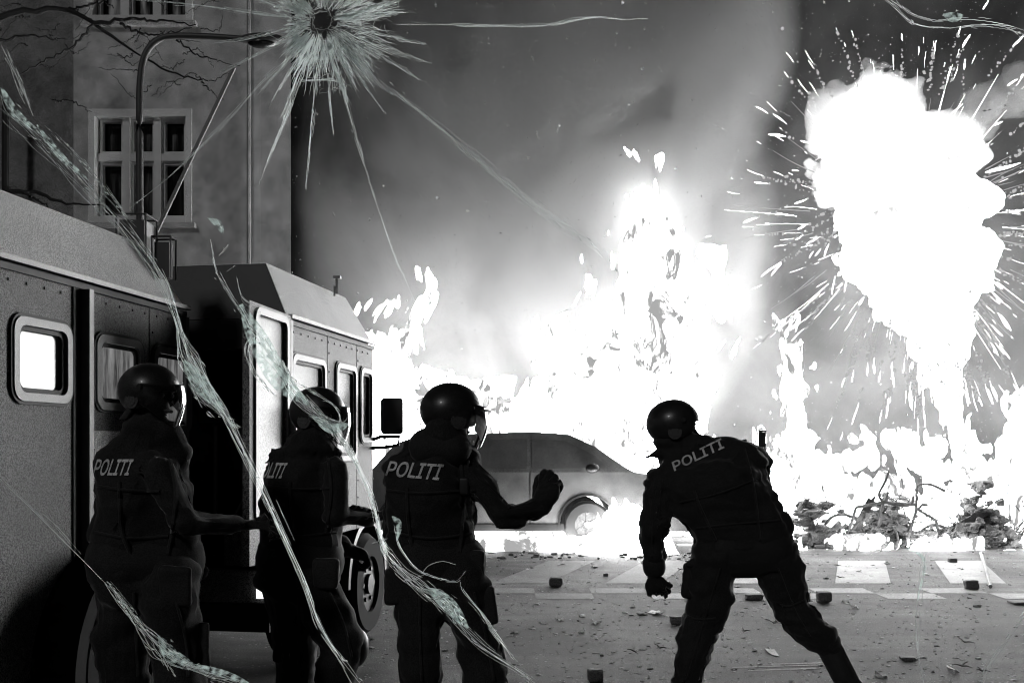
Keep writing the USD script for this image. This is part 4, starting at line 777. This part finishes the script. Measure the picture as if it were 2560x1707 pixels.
for k, ((x, y), s_, lab) in enumerate(hl):
    c = D(x, y, rng.uniform(-.1, .35)); t = thing('charred_lump', lab, 'debris', (c[0], c[1], 0)); top = max(s_[2], c[2] + s_[2] / 2)
    g_ = [np.arange(-s_[0] * .75, s_[0] * .75, .035), np.arange(-s_[1] * .7, s_[1] * .7, .035), np.arange(0, top * 1.15, .035)]; XX, YY, ZZ = np.meshgrid(*g_, indexing='ij')
    f_ = .8 - np.sqrt((XX / (s_[0] * .46)) ** 2 + (YY / (s_[1] * .5)) ** 2 + (ZZ / top) ** 2) + 4.2 * (meshkit.fbm(np.stack([XX * 6, YY * 6, ZZ * 8], -1) + k * 9.7, 4, k + 60) - .5)
    obj('lump', iso(f_, (c[0] - s_[0] * .75, c[1] - s_[1] * .7, .0), .035), burnt, t, smooth=False)
    for j in range(20):
        p = np.array([c[0] + rng.uniform(-.4, .4) * s_[0], c[1] - .05, rng.uniform(.1, 1.0) * top]); a = rng.uniform(-.6, 3.7); L = rng.uniform(.12, .55)
        obj('rod', tube(curve([p, p + [math.cos(a) * .4 * L, 0, .5 * L * math.sin(a)], p + [math.cos(a + .5) * L, 0, L * math.sin(a + .3)]], 8), .008, 5), burnt, t)
for k, (x, y, L, a, lab) in enumerate(((2075, 1345, .9, .12, 'broken charred board lying low at the left of the heap'), (2250, 1330, .8, -.5, 'broken charred board slanting down between the bicycles'), (2395, 1310, 1.0, .45, 'broken charred board propped up right of the bent rod'), (2510, 1300, .8, -.25, 'broken charred board on the right fire'), (2150, 1300, .6, 1.1, 'short charred board standing steeply at the left of the heap'))):
    c = D(x, y, .05); bm = trimesh.creation.box((L, .03, .11)); bm = bm.subdivide().subdivide(); v = np.array(bm.vertices); e_ = np.abs(v[:, 0]) > L * .45; v[e_, 0] += rng.normal(0, .05, e_.sum()); bm.vertices = v
    bm.apply_transform(trimesh.transformations.rotation_matrix(-a, (0, 1, 0))); bm.apply_transform(trimesh.transformations.rotation_matrix(rng.uniform(-.5, .5), (0, 0, 1))); bm.apply_translation((c[0], c[1], 0)); bm.apply_translation((0, 0, max(.005 - bm.bounds[0][2], c[2] - .2 - bm.bounds[0][2])))
    bm.apply_translation((0, 0, .004 - min(bm.bounds[0][2], bm.bounds[0][2]))); obj('charred_board', bm, burnt, label=lab, cat='board', smooth=False)
bits = []
for k in range(150):
    x = rng.uniform(1960, 2600); m = rock(rng.uniform(.02, .10, 3) * [1.6, 1, .7], k + 200, 1, .9); c = D(x, 1350); m.apply_translation((c[0], 14.9 + rng.uniform(-.25, .7), 0)); bits.append(m)
for k in range(60):
    x = rng.uniform(1150, 1760); m = rock(rng.uniform(.012, .05, 3) * [2, 1, .6], k + 400, 1, .9); m.apply_translation((X_(x, 14.0), 13.6 + rng.uniform(-.3, .6), 0)); bits.append(m)
obj('charred_rubble', cat_(bits), burnt, kind='stuff', smooth=False, label='charred bits strewn along the foot of the fires', cat='rubble')
d2 = 12.2; c = at(1906, 1080, d2); w_ = 17 * d2 / F / 2
mp_ = thing('marker_post', 'slim dark marker post right of the leaning officer\'s shoulder', 'post', (c[0], d2, 0))
obj('post', cat_([bx(c[0] - w_, c[0] + w_, d2, d2 + .06, 0, c[2])]), black, mp_, smooth=False)
zz = at(0, 1123, d2)[2]
for s_ in (-.35, .3): obj('stroke_mark', bx(c[0] + s_ * w_ - .008, c[0] + s_ * w_ + .008, d2 - .006, d2 - .001, zz - .03, zz + .03), letter, mp_, smooth=False)
obj('cap', bx(c[0] - w_ - .006, c[0] + w_ + .006, d2 - .006, d2 + .066, c[2] + .001, c[2] + .02), black, mp_, smooth=False)
def cobble(x, y, wpx, hpx, lab, seed):
    dd = EYE * F / (y - HZ); s_ = dd / F; w1 = wpx * s_ * .88; m = rock((w1, w1 * .85, hpx * s_ * .9), seed, 3, .5); m.apply_translation(((x - CX) * s_, dd + w1 * .4, -.004)); obj('cobblestone', m, stone, label=lab, cat='stone', smooth=40)
for a in ((1390, 1468, 38, 26, 'cobblestone in front of the pale slanted bar right of the fist officer'), (1692, 1562, 34, 24, 'dark cobblestone touching the leaning officer\'s left knee'), (1888, 1500, 46, 17, 'flat cobblestone between the leaning officer\'s legs'), (2012, 1506, 34, 30, 'cobblestone half hidden behind the leaning officer\'s right thigh'),
          (2064, 1508, 42, 32, 'cobblestone right of the leaning officer\'s thigh by the first white block'), (2434, 1474, 36, 26, 'cobblestone on the near end of the rightmost whole crossing bar'), (2384, 1406, 22, 12, 'small stone at the far edge of the rightmost whole crossing bar'), (1490, 1707, 46, 36, 'dark cobblestone at the bottom edge between the two front officers'),
          (2275, 1652, 40, 12, 'flat dark stone right of the leaning officer\'s boot'), (1515, 1440, 14, 9, 'tiny stone under the reaching officer\'s fist'), (2560, 1512, 60, 9, 'thin dark slab at the right edge below the white blocks'), (1505, 1640, 10, 7, 'pebble size stone low in the road centre'), (1470, 1358, 40, 16, 'dark lump on the road below the burning car')):
    cobble(*a, seed=int(a[0]))
def twig(x, y, L, lab):
    dd = EYE * F / (y - HZ); s_ = dd / F * L; p = np.array([(x - CX) * dd / F, dd, .012]); a = rng.uniform(0, 6.28); ms = []
    for k in range(3):
        b = a + k * 2.1 + rng.uniform(-.4, .4); e = p + np.array([math.cos(b) * s_, math.sin(b) * s_ * 2.2, rng.uniform(0, s_ * .35)]); ms.append(tube(curve([p, (p + e) / 2 + [0, 0, s_ * .1], e], 8), np.linspace(.006, .002, 9)[:len(curve([p, (p + e) / 2, e], 8))], 5))
    obj('twig', cat_(ms), bark, label=lab, cat='twig')
TW = ['forked twig between the leaning officer\'s legs on the right', 'forked twig low in the road left of the leaning officer\'s front foot', 'forked twig just right of another beside the leaning officer\'s shin', 'largest forked twig at the lower right of the road', 'forked twig at the lower right touching the curved crack', 'small forked twig above the largest twig at lower right',
      'small forked twig in the middle between the leaning officer\'s legs', 'tiny twig on the far left corner of the bare crossing bar', 'tiny twig on the far right corner of the bare crossing bar', 'tiny twig on the near left corner of the bare crossing bar', 'tiny twig in the middle of the bar under the cobblestone', 'tiny twig in front of the leaning officer\'s left thigh']
for k, (x, y, L) in enumerate(((1935, 1560, 20), (1585, 1630, 18), (1650, 1622, 16), (2405, 1668, 22), (2455, 1680, 16), (2412, 1608, 18), (1860, 1580, 14), (2095, 1415, 9), (2215, 1412, 9), (2100, 1445, 10), (2405, 1425, 9), (1700, 1425, 8))):
    twig(x, y, L, TW[k])
def crumbs(n, lo, hi):
    b = trimesh.creation.icosphere(0, 1.0); bv, bf = np.array(b.vertices), np.array(b.faces)
    x, y = rng.uniform(820, 2600, n), rng.uniform(1372, 1707, n); dd = EYE * F / (y - HZ); s_ = dd / F; r = rng.gamma(1.2, .85, n) * s_ + .001
    V = bv[None] * np.stack([rng.uniform(.8, 2.4, n), rng.uniform(.8, 2, n), rng.uniform(.3, .8, n)], 1)[:, None] * r[:, None, None] * rng.uniform(.6, 1.3, (n, len(bv), 1)) + np.stack([(x - CX) * s_, dd, r * .2], 1)[:, None]
    return trimesh.Trimesh(V.reshape(-1, 3), (bf[None] + len(bv) * np.arange(n)[:, None, None]).reshape(-1, 3), process=False)
obj('road_grit', crumbs(3200, 0, 1), grit, kind='stuff', smooth=False, label='pale crumbs of grit scattered over the road', cat='grit')
obj('dark_grit', crumbs(1500, 0, 1), stone, kind='stuff', smooth=False, label='dark crumbs of grit scattered over the road', cat='grit')
LS = ['pale scrap right of the cobblestone by the white blocks, upper of two', 'pale scrap right of the cobblestone by the white blocks, lower of two', 'long pale scrap between the two right officers', 'pale scrap low left between the two right officers', 'pale scrap low between the leaning officer\'s legs', 'pale scrap low on the road right of the leaning officer\'s boot',
      'pale scrap in the road right of the fist officer\'s knee', 'pale scrap beside the leaning officer\'s left shin', 'pale scrap near the bottom right corner']
for k, (x, y, wp, hp) in enumerate(((2115, 1508, 26, 5), (2135, 1520, 26, 4), (1640, 1533, 50, 4), (1490, 1557, 40, 3), (1930, 1630, 60, 4), (2200, 1690, 40, 4), (1400, 1550, 30, 3), (1755, 1565, 22, 4), (2380, 1680, 40, 3))):
    dd = EYE * F / (y - HZ); s_ = dd / F; n_ = 11; th = np.sort(rng.uniform(0, 6.28, n_)); rr = rng.uniform(.45, 1.0, n_); top_ = np.stack([(x - CX) * s_ + np.cos(th) * rr * wp * s_ * .45, dd + np.sin(th) * rr * wp * s_ * 1.0, .006 + rng.uniform(0, .03, n_) * (rng.random(n_) < .4)], 1); c_ = top_.mean(0) + [0, 0, .006]; V_ = np.vstack([top_, c_, top_ - [0, 0, .003], c_ - [0, 0, .003]]); i_ = np.arange(n_); j_ = (i_ + 1) % n_; z_ = n_ + 1; m = trimesh.Trimesh(V_, np.vstack([np.stack([i_, j_, np.full(n_, n_)], 1), np.stack([j_ + z_, i_ + z_, np.full(n_, n_ + z_)], 1), np.stack([i_, i_ + z_, j_ + z_], 1), np.stack([i_, j_ + z_, j_], 1)]), process=False); obj('litter_scrap', m, grit, label=LS[k], cat='litter', smooth=False)
for k, (x0, y0, x1, y1) in enumerate(((1830, 1668, 2040, 1662), (1870, 1676, 2040, 1670), (1920, 1660, 2080, 1656))):
    dd0, dd1 = EYE * F / (y0 - HZ), EYE * F / (y1 - HZ); xa, xb = (x0 - CX) * dd0 / F, (x1 - CX) * dd1 / F
    obj('scrape_mark', sheet([(xa, dd0 - .015), (xb, dd1 - .02), (xb, dd1 + .01), (xa, dd0 + .004)], .004), white_paint, label=('nearest', 'middle', 'farthest')[(1, 0, 2)[k]] + ' of three thin pale scrapes by the leaning officer\'s boot', cat='road marking', kind='structure')
dd0, dd1 = EYE * F / (1385 - HZ), EYE * F / (1470 - HZ)
obj('white_stick', tube([((2452 - CX) * dd0 / F, dd0, .02), ((2476 - CX) * dd1 / F, dd1, .02)], .02, 6), white_paint, label='long white stick lying across the rightmost crossing bar', cat='stick')
ashm = paint('ash_flakes', .35, .9, .8, 60)
eb = []
for k in range(420):
    x, y = rng.uniform(900, 2560), rng.uniform(60, 1200); dd = rng.uniform(13.5, 17.9)
    if rng.random() > .35 + .65 * y / 1200: continue
    m = trimesh.creation.icosphere(0, rng.gamma(1.3, .55) * dd / F); m.apply_scale(rng.uniform(.6, 1.6, 3)); m.apply_translation(at(x, y, dd)); eb.append(m)
ab = []
tet = np.array([(1, 1, 1), (-1, -1, 1), (-1, 1, -1), (1, -1, -1)], float); tf = np.array([(0, 1, 2), (0, 3, 1), (0, 2, 3), (1, 3, 2)])
NA = 9000; pa = np.stack([rng.uniform(700, 2600, NA), rng.uniform(-20, 1250, NA)], 1); da = rng.uniform(15.2, 17.9, NA); ra_ = rng.gamma(2.0, .24, NA) * da / F
cA = np.stack([(pa[:, 0] - CX) * da / F, da, EYE + (HZ - pa[:, 1]) * da / F], 1); rot = rng.normal(size=(NA, 3)); V = cA[:, None] + (tet[None] * rng.uniform(.5, 1.5, (NA, 1, 3)) + rng.normal(0, .4, (NA, 4, 3))) * ra_[:, None, None]
obj('drifting_ash', trimesh.Trimesh(V.reshape(-1, 3), (tf[None] + 4 * np.arange(NA)[:, None, None]).reshape(-1, 3), process=False), ashm, kind='stuff', smooth=False, label='ash flakes drifting through the lit smoke', cat='ash')
obj('embers', cat_(eb), ember_m, kind='stuff', smooth=False, label='glowing embers drifting in the air above the fires', cat='embers')

# ------------------------------------------------------------------ the shot, cracked glass panel the scene is seen through
PD = .8; K = lambda x, y, o=0.: at(x, y, PD) + np.array([0, o, 0]); px_ = PD / F
gp = thing('cracked_glass_panel', 'upright shelter glass with a bullet hole and long cracks in the foreground', 'glass panel', (0, PD, 0))
hole = K(805, 52); pl = sbox(-1.25, .12, 1.25, 2.3).difference(Point(hole[0], hole[2]).buffer(22 * px_, quad_segs=12))
m = ext(pl, .008); v = np.array(m.vertices); obj('pane', trimesh.Trimesh(np.stack([v[:, 0], PD - .004 + v[:, 2], v[:, 1]], 1), m.faces[:, ::-1], process=False), pane_m, gp, smooth=False)
for x in (-1.285, 1.285): obj('post', bx(x - .034, x + .034, PD - .03, PD + .03, 0, 2.4), lampm, gp, smooth=False)
for z in (.085, 2.335): obj('rail', bx(-1.25, 1.25, PD - .025, PD + .025, z - .034, z + .034), lampm, gp, smooth=False)
def strand(pts, r, o=0.):
    return tube(np.array([K(x, y, o) for x, y in pts]), r * px_, 3, caps=False)
def bundle(path, n, wid, r=(.2, .6), rag=1.0, brk=.2, chips=0):
    """Fibres of broken glass along a path in the pane; wid(s) is the half width in pixels of the photograph."""
    c = curve([(x, y, 0) for x, y in path], 14 * len(path))[:, :2]; t = np.gradient(c, axis=0); t /= np.linalg.norm(t, axis=1, keepdims=True) + 1e-9; nn = np.stack([-t[:, 1], t[:, 0]], 1); N = len(c); s = np.linspace(0, 1, N); out = []
    W = np.array([wid(u) for u in s])
    for k in range(n):
        a, b = (0, N) if k == 0 else sorted(rng.integers(0, N, 2)); b = min(N, max(b, a + 6))
        if b - a < 4: continue
        off = np.clip(rng.normal(0, .5), -1, 1) * (k > 0); ph = rng.uniform(0, 6, 2); rr = rng.uniform(*r)
        seg = np.arange(a, b); loc_ = off * W[seg] + rag * np.cumsum(rng.normal(0, .35, len(seg))) * (.3 if k == 0 else 1) + .25 * W[seg] * np.sin(seg * .21 + ph[0]) * (k > 0)
        pts = c[seg] + nn[seg] * loc_[:, None]
        if brk and k > 0:
            st = 0
            while st < len(pts) - 3:
                L = rng.integers(8, 40); q_ = pts[st:st + L]; st += L + rng.integers(0, 3)
                if len(q_) > 2 and rng.random() > brk: out.append(strand(q_, np.r_[.2, np.full(len(q_) - 2, rr), .2], rng.uniform(-.003, .003)))
        else: out.append(strand(pts, np.r_[.2, np.full(len(pts) - 2, rr), .2], rng.uniform(-.002, .002)))
    for k in range(chips):
        i = rng.integers(0, N); p = c[i] + nn[i] * rng.normal(0, .5) * W[i]; e = p + t[i] * rng.uniform(4, 22) + nn[i] * rng.normal(0, 2); g_ = (p + e) / 2 + nn[i] * rng.uniform(-4, 4) * min(1, W[i] / 8)
        A_, B_, C_ = K(*p, -.002), K(*e, .0015), K(*g_, -.001); out.append(trimesh.Trimesh([A_, B_, C_, A_ + [0, .0012, 0]], [[0, 1, 2], [0, 1, 3], [1, 2, 3], [0, 2, 3]], process=False))
    return cat_(out)
def smear(pts, wd, o=.001):
    c = curve([(x, y, 0) for x, y in pts], 30)[:, :2]; t = np.gradient(c, axis=0); t /= np.linalg.norm(t, axis=1, keepdims=True); nn = np.stack([-t[:, 1], t[:, 0]], 1); s = np.linspace(0, 1, len(c)); w1 = wd * np.sin(np.pi * np.clip(s, .03, .97)) ** .7
    V = [K(*p, o) for p in c + nn * w1[:, None]] + [K(*p, o) for p in c - nn * w1[:, None]]; V += [p + [0, .0008, 0] for p in V]; n = len(c); Fc = []
    for i in range(n - 1):
        for a, b in ((0, n), (2 * n, 3 * n), (0, 2 * n), (n, 3 * n)): Fc += [[a + i, a + i + 1, b + i + 1], [a + i, b + i + 1, b + i]]
    return trimesh.Trimesh(V, Fc, process=False)
def lin(*ks):
    x, y = zip(*ks); return lambda u: float(np.interp(u, x, y))
def crack(*ms): obj('crack', cat_(list(ms)), crack_m, gp, smooth=False)
c1 = [(0, 235), (40, 290), (130, 370), (230, 480), (330, 590), (400, 690), (440, 790), (470, 890), (520, 970), (570, 1050), (620, 1150), (690, 1300), (760, 1450), (800, 1560), (850, 1640), (905, 1712)]
crack(bundle(c1, 48, lin((0, 30), (.12, 26), (.25, 16), (.35, 9), (.42, 7), (.47, 24), (.55, 14), (.62, 7), (.75, 5), (.9, 5), (1, 16)), rag=.8, chips=90))
crack(bundle([(0, 110), (30, 170), (55, 225), (82, 290)], 16, lin((0, 14), (1, 5)), rag=.4), bundle([(135, 330), (200, 400), (260, 470), (330, 560)], 14, lin((0, 8), (.6, 10), (1, 5)), rag=.4, chips=20))
crack(bundle([(455, 900), (500, 975), (540, 1020), (590, 1060)], 36, lin((0, 26), (.5, 20), (1, 6)), chips=60), bundle([(470, 960), (520, 1010), (560, 1035)], 8, lin((0, 4), (1, 4))))
crack(bundle([(0, 1196), (130, 1322), (280, 1475), (400, 1622)], 4, lin((0, .6), (.6, 2), (1, 6)), rag=.15, brk=.05), bundle([(108, 1285), (150, 1325), (200, 1385)], 2, lin((0, 1), (1, 1))))
crack(bundle([(268, 1452), (320, 1520), (370, 1585), (430, 1640), (520, 1680), (625, 1712)], 44, lin((0, 6), (.3, 13), (.52, 24), (.62, 18), (.8, 13), (1, 10)), chips=70))
crack(bundle([(395, 1600), (410, 1640), (422, 1665), (440, 1690)], 10, lin((0, 10), (.6, 4), (1, 1))))
c2 = [(528, 600), (542, 680), (580, 750), (612, 795), (640, 840), (690, 910), (740, 985), (800, 1040), (850, 1095), (885, 1150), (920, 1225), (938, 1285), (952, 1350), (975, 1395), (1020, 1440), (1080, 1490), (1150, 1560), (1205, 1615), (1290, 1672), (1345, 1712)]
crack(bundle(c2, 42, lin((0, 5), (.1, 7), (.2, 20), (.32, 14), (.4, 10), (.5, 5), (.62, 6), (.75, 18), (.82, 14), (.9, 8), (1, 8)), rag=.7, chips=60))
crack(bundle([(590, 690), (605, 745), (640, 770), (655, 790)], 8, lin((0, 4), (1, 5))), bundle([(640, 840), (622, 870), (640, 930), (680, 980)], 14, lin((0, 8), (1, 12)), chips=20), bundle([(700, 900), (730, 950), (765, 1010)], 16, lin((0, 10), (1, 8)), chips=20))
crack(bundle([(750, 960), (790, 985), (840, 1020), (850, 1055), (800, 1035), (770, 1000)], 12, lin((0, 4), (1, 6)), chips=30), bundle([(820, 1048), (855, 1055), (870, 1040)], 8, lin((0, 4), (1, 2))), bundle([(770, 1040), (810, 1060), (835, 1080)], 16, lin((0, 10), (1, 4)), chips=30))
crack(bundle([(985, 1310), (1000, 1370), (1040, 1420), (1090, 1445), (1140, 1452), (1165, 1428)], 12, lin((0, 3), (.6, 5), (1, 3))), bundle([(1055, 1432), (1075, 1410), (1110, 1402), (1140, 1410)], 4, lin((0, 2), (1, 1))), bundle([(1010, 1450), (1040, 1445), (1070, 1432)], 6, lin((0, 2), (1, 3))), bundle([(1150, 1455), (1158, 1480), (1200, 1530), (1250, 1600), (1290, 1650)], 14, lin((0, 4), (1, 6))), bundle([(930, 1358), (970, 1345)], 3, lin((0, 1), (1, 2))))
crack(bundle([(1060, 1470), (1110, 1500), (1150, 1550)], 40, lin((0, 4), (.5, 20), (1, 6)), chips=80))
crack(bundle([(2205, -6), (2240, 20), (2262, 45), (2300, 66), (2370, 72), (2450, 68), (2520, 76), (2566, 90)], 14, lin((0, 4), (.5, 4), (1, 8)), rag=.4, chips=6), bundle([(2238, -6), (2275, 32), (2340, 52), (2400, 46), (2500, 56), (2566, 75)], 6, lin((0, 3), (1, 4)), rag=.3))
crack(bundle([(2312, 1360), (2302, 1430), (2292, 1550), (2300, 1650), (2312, 1712)], 10, lin((0, 3), (.5, 5), (1, 6)), r=(.25, .6), brk=.4))
crack(bundle([(2566, 1525), (2520, 1590), (2475, 1655), (2448, 1712)], 9, lin((0, 3), (1, 3)), rag=.15, r=(.5, 1.2), brk=.05))
crack(bundle([(548, 640), (572, 612)], 3, lin((0, 1), (1, 2))), bundle([(568, 680), (590, 665)], 3, lin((0, 1), (1, 2))), bundle([(520, 545), (545, 560), (552, 582)], 14, lin((0, 6), (1, 3))), bundle([(470, 905), (500, 950)], 4, lin((0, 2), (1, 2))), bundle([(690, 1250), (735, 1350)], 2, lin((0, .8), (1, .8)), rag=.1))
for sm_ in (smear([(0, 215), (35, 280), (95, 330)], 11), smear([(90, 311), (150, 390), (220, 450)], 8), smear([(458, 900), (500, 960), (560, 1030)], 20), smear([(600, 760), (645, 850), (700, 950), (770, 1010)], 28), smear([(780, 1040), (830, 1070), (870, 1060)], 14), smear([(1070, 1470), (1120, 1510), (1170, 1570)], 18), smear([(395, 1590), (430, 1640), (480, 1660)], 18), smear([(480, 1660), (560, 1685), (620, 1707)], 9), smear([(520, 545), (545, 560), (556, 585)], 9), smear([(980, 1290), (995, 1310), (992, 1350)], 9), smear([(2360, 35), (2385, 42), (2410, 38)], 12), smear([(2255, 1365), (2312, 1400), (2296, 1500)], 4)):
    obj('crazed_patch', sm_, smear_m, gp, smooth=False)
H0 = np.array([805., 52.]); fib = []
spikes = [(648, 462, 9), (765, 475, 8), (834, 338, 5), (959, 280, 6), (938, 500, 10), (1053, 202, 7), (1077, 160, 9), (1066, 111, 9), (643, 238, 5), (679, 257, 6), (532, 110, 6), (548, 183, 4), (1020, 30, 8), (990, 5, 12), (600, -10, 10), (560, 20, 8), (700, 300, 6), (870, 260, 8)]
def dense(th):                                       # how far the crazing reaches in each direction
    c_, s_ = math.cos(th), math.sin(th); return 95 + 85 * max(0, s_) ** .8 + 75 * max(0, c_) * (1 - .5 * max(0, s_)) + (40 if s_ < -.2 else 0) - 28 * (c_ < -.3) * (s_ > -.1)
for k in range(210):                                  # clusters of needle like splinters with dark gaps between them
    tc = rng.uniform(0, 2 * math.pi); reach = dense(tc) * rng.uniform(.5, 1.3); wdt = rng.uniform(.015, .06); c0 = rng.uniform(24, 24 + .5 * reach); n_ = int(rng.uniform(4, 15))
    for j in range(n_):
        th = tc + rng.normal(0, wdt); R0 = c0 + rng.uniform(0, 14); R1 = max(R0 + 10, reach * rng.uniform(.6, 1.0)); s = np.linspace(0, 1, 7); a_ = th + np.cumsum(rng.normal(0, .012, 7)) + rng.normal(0, .03) * s
        pts = H0 + np.stack([np.cos(a_), np.sin(a_)], 1) * (R0 + (R1 - R0) * s)[:, None] + rng.normal(0, .6, (7, 2)); w1 = rng.gamma(1.5, .24) + .12; fib.append(strand(pts, np.r_[.2, np.full(5, w1), .15], rng.uniform(-.004, .004)))
for k in range(300):                                 # curled filaments
    th = rng.uniform(0, 2 * math.pi); R1 = dense(th) * rng.uniform(.2, 1.0); c_ = H0 + np.array([math.cos(th), math.sin(th)]) * R1; a_ = th + rng.uniform(.8, 2.3) + np.linspace(0, rng.uniform(-2, 2), 6); st = np.stack([np.cos(a_), np.sin(a_)], 1) * rng.uniform(1.5, 6); fib.append(strand(c_ + np.cumsum(st, 0), rng.uniform(.2, .55), rng.uniform(-.004, .004)))
for k in range(230):
    th = rng.uniform(0, 2 * math.pi); R1 = 26 + (dense(th) - 30) * rng.beta(1.6, 1.7); dr = np.array([math.cos(th), math.sin(th)]); pr = np.array([-dr[1], dr[0]]); p = H0 + dr * R1; e = p + dr * rng.uniform(6, 30) + pr * rng.normal(0, 3); g_ = (p + e) / 2 + pr * rng.uniform(-4, 4)
    A_, B_, C_ = K(*p, rng.uniform(-.004, .003)), K(*e, rng.uniform(-.004, .003)), K(*g_, 0); fib.append(trimesh.Trimesh([A_, B_, C_, A_ + [0, .001, 0]], [[0, 1, 2], [0, 1, 3], [1, 2, 3], [0, 2, 3]], process=False))
for r_ in (22.5,):
    th = np.linspace(0, 2 * math.pi, 48); fib.append(strand(H0 + np.stack([np.cos(th), np.sin(th)], 1) * (r_ + np.abs(rng.normal(0, 2.2, 48)))[:, None], .35))
obj('bullet_hole_crazing', cat_(fib), crack_m, gp, smooth=False)
for x, y, wd in spikes:
    e = np.array([x, y], float); dr = (e - H0) / np.linalg.norm(e - H0); p0 = H0 + dr * dense(math.atan2(dr[1], dr[0])) * .7; obj('radial_crack', bundle([tuple(p0), tuple((p0 + e) / 2 + rng.normal(0, 2, 2)), tuple(e)], 18, lin((0, wd), (.5, wd * .6), (1, .5)), rag=.25, brk=.1, chips=8), crack_m, gp, smooth=False)
obj('radial_crack', bundle([(735, 130), (650, 205), (590, 276), (500, 367), (425, 438), (322, 520)], 14, lin((0, 5), (.3, 4), (1, .6)), rag=.2, brk=.1, chips=10), crack_m, gp, smooth=False)
obj('radial_crack', bundle([(905, 170), (1000, 240), (1138, 352), (1280, 470), (1400, 560), (1500, 630), (1600, 745)], 34, lin((0, 16), (.25, 12), (.6, 13), (1, 16)), rag=.25, brk=.25, chips=30), crack_m, gp, smooth=False)
obj('radial_crack', bundle([(938, 500), (965, 580), (990, 650), (1012, 695), (1040, 760)], 12, lin((0, 5), (.5, 4), (1, .6)), rag=.25, brk=.1), crack_m, gp, smooth=False)
obj('radial_crack', bundle([(990, 60), (1138, 62), (1270, 64), (1370, 62), (1430, 50), (1490, 44), (1560, 48), (1620, 45)], 10, lin((0, 8), (.4, 2), (.75, 7), (1, 1)), rag=.2, brk=.15), crack_m, gp, smooth=False)
obj('radial_crack', bundle([(720, 45), (600, 30), (500, 14), (360, 2), (300, -8)], 12, lin((0, 9), (.5, 4), (1, 1)), rag=.25, brk=.15), crack_m, gp, smooth=False)
obj('bright_shard', bundle([(752, 202), (805, 198), (862, 203)], 16, lin((0, 1.5), (.5, 4), (1, 1.5)), rag=.1, brk=0), crack_m, gp, smooth=False)
